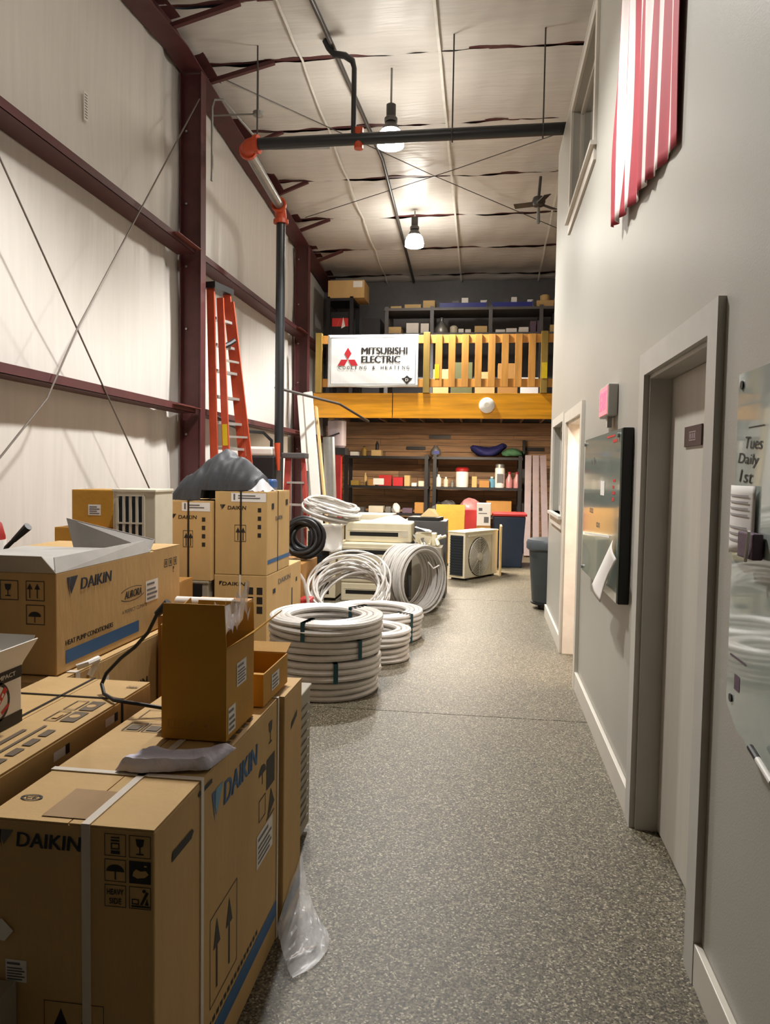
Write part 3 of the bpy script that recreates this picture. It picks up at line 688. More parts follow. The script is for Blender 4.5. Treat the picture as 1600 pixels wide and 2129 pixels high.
# ---- D: white printed box
D_ = carton((-1.49, 1.62, .872), (-1.305, 1.93, 1.035), 'open white box with red and black round logo at the left edge', 'white', flaps=False, name='printed_box')
x0, y0, z0, x1, y1, z1 = D_['_b']
R_ = faces(D_)[1]
R_.rect(0, .0, .31, .035).rect(0, .13, .31, .163)
R_.annulus(.2, .083, .046, .056).go('black_print', M['ink'], D_)
R_.off = .0018; R_.disc(.2, .083, .045).go('logo_disc', M['paper'], D_)
R_.off = .0024; R_.poly([(.162, .05), (.172, .036), (.245, .11), (.232, .122)]); R_.poly([(.15, .1), (.185, .118), (.18, .128), (.147, .112)]).poly([(.22, .045), (.25, .062), (.247, .072), (.215, .055)]).go('logo_text', M['redink'], D_)
R_.off = .0022; R_.text('COMPACT', .17, .141, .11, .012).rect(.06, .012, .2, .02).go('small_print', M['paper'], D_)
for q in ([(x1, y0, z1), (x1, y1, z1), (x1 + .03, y1 + .035, z1 + .07), (x1 + .03, y0, z1 + .07)], [(x0, y1, z1), (x1, y1, z1), (x1 + .01, y1 + .05, z1 + .075), (x0, y1 + .05, z1 + .075)]):
    m = MB(); n = [Vector(p) for p in q]; nn = (n[1] - n[0]).cross(n[3] - n[0]).normalized() * .003
    m.add(n + [p - nn for p in n], [(0, 1, 2, 3), (7, 6, 5, 4), (0, 4, 5, 1), (1, 5, 6, 2), (2, 6, 7, 3), (3, 7, 4, 0)]); m.build('top_flap', M['white'], D_)
pw = MB().grid(lambda u, v: (-1.47 + .14 * u, 1.66 + .22 * v, 1.04 + .06 * (abs(nz(u * 5, v * 6)) + .2)), 10, 12).build('plastic_packing', M['film'], None, (-1.4, 1.77, 1.04)); tag(pw, 'crumpled clear plastic showing in the open white box', 'plastic')
R_.off = .003
for i in range(4): R_.poly([(.174 + i * .014, .054 + i * .0145), (.18 + i * .014, .049 + i * .0145), (.187 + i * .014, .057 + i * .0145), (.181 + i * .014, .063 + i * .0145)]).go('logo_letter', M['paper'], D_)
# ---- E: golden carton standing on A
def open_carton(a, b, label, m, flaps, group='small golden cartons'):
    x0, y0, z0 = a; x1, y1, z1 = b
    t = thing('carton', label, 'box', ((x0 + x1) / 2, (y0 + y1) / 2, z0), group=group, world=True); k = .004
    mb = MB().box((x0, y0, z0), (x1, y1, z0 + k)).box((x0, y0, z0 + k), (x1, y0 + k, z1)).box((x0, y1 - k, z0 + k), (x1, y1, z1)).box((x0, y0 + k, z0 + k), (x0 + k, y1 - k, z1)).box((x1 - k, y0 + k, z0 + k), (x1, y1 - k, z1)); mb.build('body', M[m], t)
    for q in flaps:
        n = [Vector(p) for p in q]; nn = (n[1] - n[0]).cross(n[3] - n[0]).normalized() * .0035
        MB().add(n + [p - nn for p in n], [(0, 1, 2, 3), (7, 6, 5, 4), (0, 4, 5, 1), (1, 5, 6, 2), (2, 6, 7, 3), (3, 7, 4, 0)]).build('top_flap', M[m], t)
    t['_b'] = [*a, *b]; return t
x0, y0, z0, x1, y1, z1 = -.895, 1.955, .84, -.705, 2.2, 1.10
E_ = open_carton((x0, y0, z0), (x1, y1, z1), 'golden-brown carton standing open with plastic wrap inside on the foreground carton', 'kraft_y',
    [[(x0, y0, z1), (x1, y0, z1), (x1 - .006, y0 - .002, z1 + .125), (x0 + .006, y0 - .002, z1 + .125)],
     [(x1, y0, z1), (x1, y1, z1), (x1 + .085, y1 + .02, z1 + .065), (x1 + .05, y0 + .09, z1 + .03)],
     [(x0, y1, z1), (x1, y1, z1), (x1 - .006, y1 + .01, z1 + .09), (x0 + .006, y1 + .01, z1 + .09)],
     [(x0, y0, z1), (x0, y1, z1), (x0 - .01, y1 - .01, z1 + .1), (x0 - .004, y0 + .01, z1 + .06)]])
F_, R_, T_ = faces(E_)
bar_sticker(R_, E_, .085, .13, .085, .07, 5); bar_sticker(R_, E_, .015, .015, .06, .075, 3)
F_.frame(.02, .03, .04, .055, .0015).frame(.05, .03, .07, .055, .0015).disc(.09, .045, .004).disc(.13, .042, .006).frame(.1, .03, .15, .06, .001).go('handling_print', M['kraft_d'], E_)
fm = MB().grid(lambda u, v: (x0 + .02 + (x1 - x0 - .03) * u + .015 * nz(v * 8, u * 3), y0 + .02 + (y1 - y0 - .03) * v + .01 * nz(u * 9, v), z1 - .06 + .16 * (.25 + .75 * u) * abs(nz(u * 4 + 1, v * 7)) + .085 * u), 16, 16).build('plastic_wrap', M['film'], None, (-.8, 2.08, 1.05)); tag(fm, 'crumpled clear plastic wrap rising from the golden carton', 'plastic')
# ---- F: small open carton behind E
x0, y0, z0, x1, y1, z1 = -.85, 2.27, .84, -.695, 2.56, .945
Fb = open_carton((x0, y0, z0), (x1, y1, z1), 'small golden carton with sagging flaps, half hidden behind the taller open carton', 'kraft_y',
    [[(x0, y0, z1), (x0, y1, z1), (x0 - .04, y1, z1 + .03), (x0 - .04, y0, z1 + .03)], [(x1 - .004, y1, z1), (x0, y1, z1), (x0, y1 + .05, z1 + .025), (x1, y1 + .05, z1 + .025)],
     [(x0 + .004, y0 + .004, z1), (x1 - .004, y0 + .004, z1), (x1 - .01, y0 + .09, z1 - .02), (x0 + .01, y0 + .09, z1 - .02)]])
bar_sticker(faces(Fb)[1], Fb, .09, .025, .09, .055, 3)
tb = MB().box((-.93, 2.05, .84), (-.90, 2.2, .965)).build('carton', M['kraft_y'], None, (-.915, 2.1, .84), bevel=.002); tag(tb, 'flattened small golden carton peeking out left of the tall open carton', 'box')
# ---- G: folded rag
def rag(u, v):
    x = -.905 + .225 * u + .02 * v; y = 1.71 + .15 * v + .05 * u * u + .006 * nz(u * 5, 2)
    e = min(1, min(u, 1 - u) * 14) * min(1, min(v, 1 - v) * 12)
    z = .8425 + e ** .6 * (.012 + .003 * nz(u * 3, v * 3) + .005 * math.sin(v * 10 + u * 3) + .018 * max(0, u - .62) * (1 + math.sin(v * 9 + u * 14)) + (.012 if v < .62 - .25 * u else 0))
    return (x, y, z)
rg = MB().grid(rag, 36, 24).build('folded_rag', M['cloth'], None, (-.8, 1.8, .84), smooth=True, solid=.004); tag(rg, 'folded lavender-grey rag lying on the foreground carton', 'cloth')
# ---- H: black power cord
t = thing('power_cord', 'black power cord looping from the long open carton down onto the carton beside it', 'cord', (-1.15, 2.3, .874), world=True)
MB().tube([(-1.04, 2.25, 1.14), (-1.055, 2.25, 1.11), (-1.075, 2.25, 1.07), (-1.12, 2.25, 1.02), (-1.17, 2.25, .98), (-1.215, 2.24, .93), (-1.22, 2.22, .9), (-1.19, 2.18, .882), (-1.13, 2.13, .88), (-1.06, 2.12, .878), (-.98, 2.14, .862), (-.93, 2.16, .85)], .006, 10).build('cable', M['rubber'], t, smooth=True)
MB().tube([(-1.045, 2.25, 1.13), (-1.005, 2.25, 1.17)], [.011, .015], 10).build('plug', M['rubber'], t, smooth=True)
# ---- clear bag on the floor
def bagf(u, v):
    return (-.66 + .17 * u * (.55 + .45 * math.sin(3.14 * v)), 2.66 - .34 * v - .14 * u, .006 + .15 * (1 - u) ** 2 * (1 - .5 * v) + .016 * abs(nz(u * 6 + 1, v * 6)))
bg = MB().grid(bagf, 16, 16).build('plastic_bag', M['bagfilm'], None, (-.6, 2.45, 0), smooth=True); tag(bg, 'clear crumpled plastic bag on the floor at the foot of the cartons', 'bag')
tw = MB().tube([(-.6, 2.28, .006), (-.56, 2.33, .012), (-.53, 2.35, .008)], .004, 6).build('cardboard_scrap', M['kraft_d'], None, (-.57, 2.3, 0)); tag(tw, 'thin brown cardboard scrap on the floor beside the clear bag', 'scrap')
# ---- support cartons and equipment along the left wall
s1 = carton((-2.74, 4.95, 0), (-2.3, 5.6, .74), 'kraft carton under the beige louvred outdoor units', 'kraft_d')
s2 = carton((-3.3, 4.95, 0), (-2.77, 5.8, .94), 'kraft carton against the wall under the golden cartons', 'kraft_d')
k2 = carton((-3.17, 5.1, .942), (-2.775, 5.55, 1.155), 'lower golden carton left of the louvred unit', 'kraft_y', seam='x')
k1 = carton((-3.06, 5.15, 1.157), (-2.73, 5.5, 1.435), 'upper golden carton with white sticker left of the louvred unit', 'kraft_y', seam='x')
F_ = faces(k1)[0]; F_.rect(.13, .09, .23, .17).go('sticker', M['paper'], k1, 'white sticker'); F_.off = .002
for i in range(4): F_.rect(.14, .1 + i * .016, .22 - .02 * (i % 2), .108 + i * .016)
F_.go('sticker_print', M['greyink'], k1)
def louvre_unit(a, b, label, lo, n):
    t = slat_unit(label, a, b, 'beige', 0, 0)
    x0, y0, z0 = a; x1, y1, z1 = b; u0 = x0 + (x1 - x0) * lo[0]; u1 = x0 + (x1 - x0) * lo[1]
    r = MB().box((u0, y0 - .004, z0 + .06), (u1, y0 + .0, z1 - .05)).build('coil_recess', M['fins'], t)
    wd = (u1 - u0) / n
    for i in range(n + 1): sub(MB().box((u0 + i * wd - wd * .19, y0 - .014, z0 + .06), (u0 + i * wd + wd * .19, y0 - .004, z1 - .05)), 'louvre', M['beige'], r)
    for i in range(4): sub(MB().box((u0, y0 - .0155, z0 + .06 + i * (z1 - z0 - .11) / 3), (u1, y0 - .009, z0 + .072 + i * (z1 - z0 - .11) / 3)), 'cross_bar', M['beige'], r)
    return t
louvre_unit((-2.655, 5.0, .744), (-2.335, 5.3, 1.45), 'beige outdoor unit with dark vertical louvres on a carton beside the golden cartons', (.12, .74), 4)
carton((-3.05, 6.55, 0), (-2.3, 7.1, .66), 'kraft carton under the beige unit behind the left tall carton', 'kraft_d')
louvre_unit((-3.0, 6.6, .664), (-2.4, 6.95, 1.37), 'beige outdoor unit mostly hidden behind the left tall carton', (.12, .3), 3)
gu = slat_unit('grey unit with dark panel at the foot of the left tall carton', (-2.66, 5.9, 0), (-2.29, 6.5, .665), 'beige_d', 0, 0)
MB().box((-2.56, 5.894, .47), (-2.34, 5.899, .64)).build('dark_panel', M['dark'], gu)
def tall(a, b, label, strap=True, side=True):
    t = carton(a, b, label, group='tall equipment cartons'); F_, R_, T_ = faces(t); x0, y0, z0, x1, y1, z1 = t['_b']; W = x1 - x0; H = z1 - z0
    F_.text('DAIKIN', .11, H - .15, .16, .03, .03, .1).emblem(.045, H - .155, .045).emblem2(.045, H - .155, .045).go('logo_print', M['ink'], t)
    for i in range(4): F_.rect(W - .08, H - .17 - i * .07, W - .05, H - .135 - i * .07)
    F_.go('icon_print', M['ink'], t)
    F_.frame(W * .38, .28, W * .6, .42, .004).arrow(W * .4, .29, .04, .11).arrow(W * .5, .29, .04, .11).go('arrow_print', M['ink'], t)
    F_.rect(.14, H - .085, W - .01, H - .012).go('sticker', M['paper'], t, 'white label band'); F_.off = .002
    F_.rect(.2, H - .06, W - .06, H - .05).rect(.2, H - .04, W - .1, H - .03).rect(.16, H - .07, .175, H - .02).go('sticker_print', M['greyink'], t)
    strap_x(t, x0 + W * .5, .016, 'strapb')
    if side:
        D = y1 - y0
        R_.rect(.02, .09, D, .125).go('stripe', M['blue'], t, 'blue-grey printed stripe')
        R_.text('DAIKIN', D * .35, H - .25, D * .3, .035).go('logo_print', M['greyink'], t)
        R_.off = .002
        for q in ((D * .18, H - .15, D * .28, H - .1), (D * .8, H - .13, D * .9, H - .08)): R_.rect(*q).go('hand_hole', M['dark'], t, 'dark hand hole')
        strap_y(t, y0 + D * .45, .012, 'strapb')
    return t
tall((-2.66, 5.9, .668), (-2.265, 6.5, 1.335), 'tall kraft carton with black strap standing left of its slightly taller twin', side=False)
kl = carton((-2.27 + .015, 5.95, 0), (-1.8, 7.1, .72), 'kraft carton on the floor with white strap, tall carton standing on it', group='tall equipment cartons')
F_, R_, T_ = faces(kl); F_.text('DAIKIN', .07, .63, .2, .03, .03, .1).emblem(.03, .625, .04).go('logo_print', M['ink'], kl)
for r in range(3): F_.rect(.27 + .02, .56 - r * .08, .32 + .02, .62 - r * .08); F_.rect(.37, .56 - r * .08, .42, .62 - r * .08)
F_.go('handling_print', M['ink'], kl); strap_x(kl, -2.03, .016, 'strapw')
R_.text('DAIKIN', .35, .6, .4, .045).go('logo_text', M['greyink'], kl, 'faded logo lettering'); R_.off = .002; 
for q in ((.18, .54, .26, .58), (.95, .54, 1.0, .58), (.8, .3, .83, .5)): R_.rect(*q).go('hand_hole', M['dark'], kl, 'dark hand hole')
tall((-2.25, 5.95, .722), (-1.8, 6.66, 1.42), 'taller kraft carton with black strap and blue stripe, stacked beside the coil stack')
# carton with the white roll behind E
cr = carton((-1.53, 3.3, 0), (-1.24, 3.85, .905), 'kraft carton hidden behind the golden open carton, white roll lying on it', 'kraft_d')
wr_ = MB().tube([(-1.52, 3.5, .935), (-1.37, 3.49, .937), (-1.22, 3.49, .938)], .03, 12).build('paper_roll', M['paper'], None, (-1.37, 3.5, .905), smooth=True); tag(wr_, 'white rolled sheet lying behind the golden open carton', 'roll')
# red cylinder with lever at the left edge
t = thing('red_cylinder', 'red cylinder with a black angled lever at the left edge by the wall', 'cylinder', (-3.09, 4.25, 0), world=True)
MB().lathe([(.09, .0), (.1, .02), (.1, 1.16), (.08, 1.24), (.03, 1.29)], (-3.09, 4.25, 0), 24).build('tank', M['redpaint'], t, smooth=True)
MB().lathe([(.103, 1.08), (.103, 1.14)], (-3.09, 4.25, 0), 24).build('label_band', M['paper'], t)
MB().tube([(-2.99, 4.22, 1.06), (-2.95, 4.21, 1.07), (-2.93, 4.2, 1.1), (-2.87, 4.19, 1.15)], .014, 10).build('elbow', M['rubber'], t, smooth=True)
MB().tube([(-2.875, 4.19, 1.145), (-2.77, 4.18, 1.235)], [.016, .026], 10).build('lever_grip', M['rubber'], t)
# ================================================================ tubing coils
def coil(c, R, h, turns, rows, label, wob=.004, bands=(), group='white tubing coils', r=None, sticker=False):
    """flat coil resting with its base at c; parts: tubing, bands"""
    t = thing('tubing_coil', label, 'coil', c, group=group)
    r = r or h / turns / 2; mb = MB()
    for k in range(turns):
        for j in range(rows):
            mb.ring((random.uniform(-1, 1) * wob, random.uniform(-1, 1) * wob, r + k * 2 * r * .985), R - r - j * 1.9 * r, r * .99, None, 44, 8, wob)
    mb.build('tubing', M['coil'], t, smooth=True)['kind'] = 'stuff'
    for a in bands:
        m = MB(); ca, sa = math.cos(a), math.sin(a); pts = [(R + .004, 0), (R + .004, h + .003), (R - rows * 1.9 * r - .006, h + .003), (R - rows * 1.9 * r - .006, 0)]
        wv = Vector((-sa, ca, 0)) * .016
        for (r0, z0), (r1, z1) in zip(pts, pts[1:]):
            p = Vector((ca * r0, sa * r0, z0)); q = Vector((ca * r1, sa * r1, z1)); m.add([p - wv, p + wv, q + wv, q - wv], [(0, 1, 2, 3), (3, 2, 1, 0)])
        m.build('band', M['bandg'], t)
    return t
cz = 0
for i, (R, h, x, y, bd) in enumerate(((.40, .132, -1.16, 5.32, ()), (.405, .136, -1.145, 5.31, (-1.2,)), (.415, .136, -1.155, 5.33, (-.75,)), (.425, .132, -1.15, 5.32, (-1.75, 1.0)))):
    coil((x, y, cz), R, h, 3, 4, ('bottom', 'second', 'third', 'topmost')[i] + ' coil of white insulated tubing in the tall front stack on the floor', bands=bd); cz += h + .008
cz = 0
for i, (R, h) in enumerate(((.47, .135), (.475, .13))):
    coil((-1.06, 7.12, cz), R, h, 3, 4, ('lower', 'upper')[i] + ' wide coil of white tubing behind the tall front stack', bands=(-.6,)); cz += h + .008
cz = 0
for i, (R, h) in enumerate(((.30, .13), (.315, .13))):
    coil((-.93, 6.27, cz), R, h, 3, 3, ('lower', 'upper')[i] + ' small coil of white tubing right of the tall front stack'); cz += h + .008
# loose tilted coil
t = thing('tubing_coil', 'loose tangled coil of white tubing tilted toward the camera', 'coil', (-1.45, 7.95, 0), group='white tubing coils', world=True)
mb = MB()
for k in range(22):
    tilt = math.radians(38 + random.uniform(-14, 12)); yaw = random.uniform(-.3, .25)
    Mx = Matrix.Rotation(yaw, 3, 'Z') @ Matrix.Rotation(tilt, 3, 'X') @ Matrix.Rotation(random.uniform(-.12, .12), 3, 'Y')
    R = random.uniform(.33, .42); lift = R * math.sin(tilt) + .03 + random.uniform(0, .1)
    mb.ring((-1.42 + random.uniform(-.05, .05), 7.78 + random.uniform(-.08, .08), lift), R, .0125, Mx, 48, 7, .012)
mb.build('tubing', M['coil'], t, smooth=True)['kind'] = 'stuff'
# upright coil
t = thing('tubing_coil', 'upright coil of white tubing standing on its edge in front of the cream wall units', 'coil', (-.8, 8.25, 0), group='white tubing coils', world=True)
mb = MB(); Mx = Matrix.Rotation(math.radians(-38), 3, 'Z') @ Matrix.Rotation(math.radians(90), 3, 'Y')
ax = Mx @ Vector((0, 0, 1))
for k in range(26):
    for j in range(2):
        s_ = -.17 + k * .0136
        R = .375 - j * .028 + random.uniform(-.012, .012)
        m3 = Mx @ Matrix.Rotation(random.uniform(-.05, .05), 3, 'X') @ Matrix.Rotation(random.uniform(-.05, .05), 3, 'Y')
        mb.ring(Vector((-.82, 8.42, .39)) + ax * s_, R, .012, m3, 44, 6, .005)
mb.build('tubing', M['coil'], t, smooth=True)['kind'] = 'stuff'
MB().tube([(-.62, 8.1, .62), (-.56, 8.1, .55), (-.5, 8.15, .58)], .008, 6).build('loose_end', M['coil'], t)
# coil lying on the left unit
t = thing('tubing_coil', 'grey-white coil bundle slumped on top of the dark-finned unit', 'coil', (-1.92, 9.2, .92), group='white tubing coils', world=True)
mb = MB()
for k in range(20):
    m3 = Matrix.Rotation(.22 + random.uniform(-.1, .1), 3, 'Y') @ Matrix.Rotation(.12 + random.uniform(-.1, .1), 3, 'X')
    mb.ring((-1.93 + random.uniform(-.03, .03), 9.2 + random.uniform(-.03, .03), 1.03 + k * .0085), random.uniform(.28, .36), .016, m3, 40, 7, .01)
mb.build('tubing', M['coil'], t, smooth=True)['kind'] = 'stuff'
# black hose coil on a crate
cr2 = carton((-2.3, 7.55, 0), (-1.9, 8.25, .62), 'dark brown carton under the black hose coil', 'kraft_d')
t = thing('hose_coil', 'black hose coil standing upright beside the tall carton', 'hose', (-2.0, 7.95, .622), world=True)
mb = MB()
for k in range(16):
    m3 = Matrix.Rotation(random.uniform(-.35, .35), 3, 'Z') @ Matrix.Rotation(math.radians(80 + random.uniform(-14, 14)), 3, 'X')
    mb.ring((-1.98 + random.uniform(-.03, .03), 7.95 + random.uniform(-.1, .1), .622 + .25), random.uniform(.13, .22), .019, m3, 30, 7, .01)
mb.build('hose', M['rubber'], t, smooth=True)['kind'] = 'stuff'
wt = MB().tube([(-1.86, 7.2, .60), (-1.8, 7.22, .5), (-1.76, 7.24, .3), (-1.72, 7.2, .02)], .016, 8).build('white_tube', M['coil'], None, (-1.8, 7.4, 0), smooth=True); tag(wt, 'single white tube hanging down beside the carton with faded logo', 'tube')
rb = MB().box((-1.88, 7.3, 0), (-1.75, 7.5, .3)).build('toolbox', M['redp'], None, (-1.8, 7.4, 0), bevel=.02); tag(rb, 'red toolbox on the floor left of the loose tilted coil', 'toolbox')
# ================================================================ cream units in the middle
def wall_unit(a, b, label, slot):
    x0, y0, z0 = a; x1, y1, z1 = b; t = thing('wall_air_conditioner', label, 'air conditioner', ((x0 + x1) / 2, (y0 + y1) / 2, z0), group='cream indoor units in the pile', world=True)
    MB().box((x0, y0, z0), (x1, y1, z1)).build('cover', M['cream'], t, bevel=.02)
    H = z1 - z0
    MB().box((x0 + .06, y0 - .003, z0 + H * slot), (x1 - .16, y0 + .003, z0 + H * (slot + .2))).build('air_outlet', M['dark'], t)
    m = MB().box((x0 + .04, y0 - .006, z0 + H * (slot + .26)), (x1 - .1, y0 + .002, z0 + H * (slot + .3))); m.build('trim_line', M['beige'], t)
    MB().box((x1 - .13, y0 - .004, z0 + H * .3), (x1 - .04, y0 + .002, z0 + H * .6)).build('control_panel', M['beige'], t)
    return t
wall_unit((-1.76, 8.95, 0), (-1.0, 9.3, .235), 'cream indoor unit at the bottom of the cream pile', .4)
wall_unit((-1.76, 8.94, .238), (-.98, 9.3, .475), 'cream indoor unit second from bottom in the cream pile', .4)
wall_unit((-1.80, 8.92, .478), (-1.0, 9.3, .735), 'cream indoor unit with a wide dark outlet, second from top in the cream pile', .45)
wall_unit((-1.72, 8.98, .738), (-.9, 9.4, .985), 'cream indoor unit with a narrow dark slot, topmost in the cream pile', .3)
bx = carton((-.88, 8.9, 0), (-.52, 9.25, .70), 'grey-green carton right of the cream pile behind the upright coil', 'beige_d', tape=None)
# valve and fitting tangle on it
t = thing('valve_manifold', 'pale tangle of valves and short pipes on the grey-green carton', 'valve', (-.7, 9.0, .702), world=True)
for k in range(9):
    x, y = -.85 + random.random() * .3, 8.95 + random.random() * .2
    MB().tube([(x, y, .716), (x + random.uniform(-.05, .05), y + .06, .78), (x + random.uniform(-.1, .1), y + .1, .82)], .02, 8).build('pipe_fitting', M['cream'] if k % 3 else M['galv'], t, smooth=True)
m = MB().box((-.86, 9.06, .702), (-.6, 9.22, .86)).build('valve_box', M['cream'], t, bevel=.01)
pp = MB().grid(lambda u, v: (-.86 + .2 * u, 9.0 + .18 * v, .93 - .05 * u + .01 * nz(u * 4, v * 3)), 6, 6).build('paper_sheet', M['paper'], None, (-.75, 9.1, .88), solid=.002); tag(pp, 'white sheet of paper on the valves right of the cream pile', 'paper')
pp.location.z -= .0
du = slat_unit('outdoor unit with black horizontal fins left of the cream pile', (-2.2, 8.95, 0), (-1.83, 9.5, .915), 'cream', 0, 0)
m = MB()
fr = MB().box((-2.18, 8.943, .08), (-1.91, 8.949, .86)).build('coil_recess', M['dark'], du)
for i in range(15): sub(MB().box((-2.18, 8.936, .09 + i * .051), (-1.91, 8.943, .102 + i * .051)), 'fin', M['fins'], fr)
wb_ = MB().grid(lambda u, v: (-1.98 + .24 * u, 8.87 + .06 * math.sin(v * 3.1), .62 + .33 * v + .02 * nz(u * 5, v * 5)), 8, 10).build('plastic_sack', M['white'], None, (-1.9, 8.9, .7), smooth=True, solid=.01); tag(wb_, 'white plastic sack hanging on the dark-finned unit', 'sack')
gb = carton((-1.70, 9.45, 0), (-1.2, 9.95, 1.05), 'cream-grey carton standing behind the cream pile', 'beige', tape=None)
t = thing('duct_grille', 'white triangular vent piece lying on the top cream unit', 'vent', (-1.2, 9.2, .988), world=True)
MB().add([(-1.45, 9.02, .988), (-.98, 9.02, .988), (-.98, 9.35, .988), (-1.45, 9.35, .988), (-1.2, 9.1, 1.06), (-1.1, 9.3, 1.06)], [(0, 3, 2, 1), (0, 1, 4), (1, 2, 5, 4), (2, 3, 5), (3, 0, 4, 5)]).build('hood', M['white'], t)
tr = MB().add([(-1.0, 9.5, .988), (-.6, 9.45, .988), (-.55, 9.7, .988), (-.95, 9.8, .988), (-1.0, 9.5, 1.03), (-.6, 9.45, 1.03), (-.55, 9.7, 1.03), (-.95, 9.8, 1.03)], [(0, 3, 2, 1), (4, 5, 6, 7), (0, 1, 5, 4), (1, 2, 6, 5), (2, 3, 7, 6), (3, 0, 4, 7)])
b4 = carton((-1.05, 9.45, 0), (-.5, 9.95, .985), 'dark grey carton carrying the black tray behind the cream pile', 'rackg', tape=None)
o = tr.build('black_tray', M['rubber'], None, (-.8, 9.6, .988)); tag(o, 'black shallow tray lying behind the cream pile', 'tray')
o = MB().add([(-.85, 9.55, 1.033), (-.6, 9.55, 1.033), (-.6, 9.7, 1.033), (-.85, 9.7, 1.033), (-.74, 9.6, 1.14), (-.66, 9.66, 1.13)], [(0, 3, 2, 1), (0, 1, 4), (1, 2, 5, 4), (2, 3, 5), (3, 0, 4, 5)]).build('folded_carton', M['tan'], None, (-.7, 9.6, 1.033)); tag(o, 'small folded tan carton on the black tray', 'box')
# floor condenser with round fan grille
def fan_unit(loc, rz, w_, d_, h_, label):
    t = thing('condensing_unit', label, 'air conditioner', loc, rz, 'uncrated outdoor units')
    MB().box((0, 0, .03), (w_, d_, h_ - .02)).build('casing', M['cream'], t, bevel=.008)
    MB().box((-.006, -.008, h_ - .022), (w_ + .006, d_ + .006, h_)).build('lid', M['cream'], t, bevel=.006)
    for x in (.08, w_ - .14): MB().box((x, .01, 0), (x + .06, d_ - .01, .032)).build('foot', M['dark'], t)
    cx, cz_, R = w_ * .42, h_ * .46, h_ * .38
    b = MB().lathe([(R + .02, -.002), (R + .02, .004)], (cx, 0, cz_), 32, axis='y').build('fan_recess', M['fanshade'], t)
    b2 = MB()
    for k in range(12): b2.tube([(cx + R * (k + 1) / 12 * math.cos(a), -.014, cz_ + R * (k + 1) / 12 * math.sin(a)) for a in [i * .19635 for i in range(32)]], .006, 5, True)
    for k in range(8): a = k * math.pi / 4; b2.tube([(cx + .05 * math.cos(a), -.016, cz_ + .05 * math.sin(a)), (cx + (R + .02) * math.cos(a), -.012, cz_ + (R + .02) * math.sin(a))], .004, 5)
    b2.build('fan_grille', M['beige'], t)
    MB().lathe([(.06, .018), (.06, .024)], (cx, 0, cz_), 18, axis='y').build('hub_cap', M['beige'], t)
    r = MB().box((-.004, .03, .07), (0.0, d_ - .04, h_ - .06)).build('coil_recess', M['fins'], t)
    for i in range(int((h_ - .13) / .04)):
        o = MB().box((-.012, .03, .075 + i * .04), (-.004, d_ - .04, .087 + i * .04)).build('fin', M['beige_d'] if i % 99 == 98 else M['fins']); o.parent = r
    MB().box((w_ * .8, -.004, .08), (w_ * .803, 0, h_ - .06)).build('panel_seam', M['beige_d'], t)
    MB().box((w_ * .1, -.012, h_ - .075), (w_ * .8, 0, h_ - .055)).build('drip_lip', M['cream'], t)
    return t
fan_unit((-.30, 11.02, 0), math.radians(58), .93, .3, .73, 'cream outdoor unit with round fan grille standing alone on the floor')
o = MB().beam((.24, 11.95, 0), (.24, 11.95, .78), .03, .42).build('plywood_offcut', M['tan'], None, (.24, 11.95, 0)); tag(o, 'brown board standing behind the cream fan unit', 'board')
# things behind it
o = carton((-.75, 13.0, 0), (-.2, 13.5, .55), 'brown carton under the leaning golden board behind the fan unit', 'kraft_d')
ob = MB().beam((-.62, 12.8, .04), (-.62, 12.98, 1.05), .5, .03).build('golden_board', M['kraft_y'], None, (-.62, 12.9, 0)); tag(ob, 'golden cardboard sheet leaning behind the cream fan unit', 'board')
o = carton((-.36, 12.75, 0), (-.16, 12.97, .98), 'tall red box between the golden board and the white box', 'redp', tape=None)
o = carton((-.17 + .012, 12.6, .0), (.08, 12.9, .72), 'dark brown carton under the white printed box', 'kraft_d')
wbx = carton((-.155, 12.6, .722), (.075, 12.85, 1.10), 'white printed carton standing behind the cream fan unit', 'white', tape=None)
f = faces(wbx)[0]; f.rect(.03, .25, .09, .3).rect(.03, .2, .17, .215).rect(.12, .05, .2, .15).go('print', M['greyink'], wbx)
t = thing('storage_tote', 'blue storage tote with red lid beside the white box', 'tote', (.4, 13.0, 0), world=True)
MB().add([(.17, 12.8, .0), (.62, 12.8, 0), (.62, 13.3, 0), (.17, 13.3, 0), (.12, 12.75, .88), (.67, 12.75, .88), (.67, 13.35, .88), (.12, 13.35, .88)], [(0, 3, 2, 1), (4, 5, 6, 7), (0, 1, 5, 4), (1, 2, 6, 5), (2, 3, 7, 6), (3, 0, 4, 7)]).build('tub', M['teal'], t, bevel=.02)
MB().box((.1, 12.73, .882), (.69, 13.37, .93)).build('lid', M['redp'], t, bevel=.012)
# ================================================================ wheeled bin by the corner
t = thing('trash_bin', 'slate-grey wheeled trash bin just past the wall corner', 'bin', (.775, 9.02, 0))
MB().lathe([(.2, .08), (.21, .1), (.255, .72), (.26, .74), (.26, .70)], n=28).build('tub', M['bin'], t, smooth=True)
MB().lathe([(.262, .70), (.285, .72), (.29, .79), (.27, .83), (.25, .835)], n=28).build('rim', M['bin'], t, smooth=True)
MB().lathe([(.235, .79), (.235, .8)], n=24).build('liner_bag', M['rubber'], t)
MB().lathe([(.2, .05), (.22, .06), (.22, .078), (.2, .08)], n=24).build('dolly', M['rubber'], t)
for a in range(4):
    c = (.17 * math.cos(a * 1.57 + .7), .17 * math.sin(a * 1.57 + .7), .03); MB().lathe([(.03, -.012), (.03, .012)], c, 14, axis='x').build('caster', M['rubber'], t)
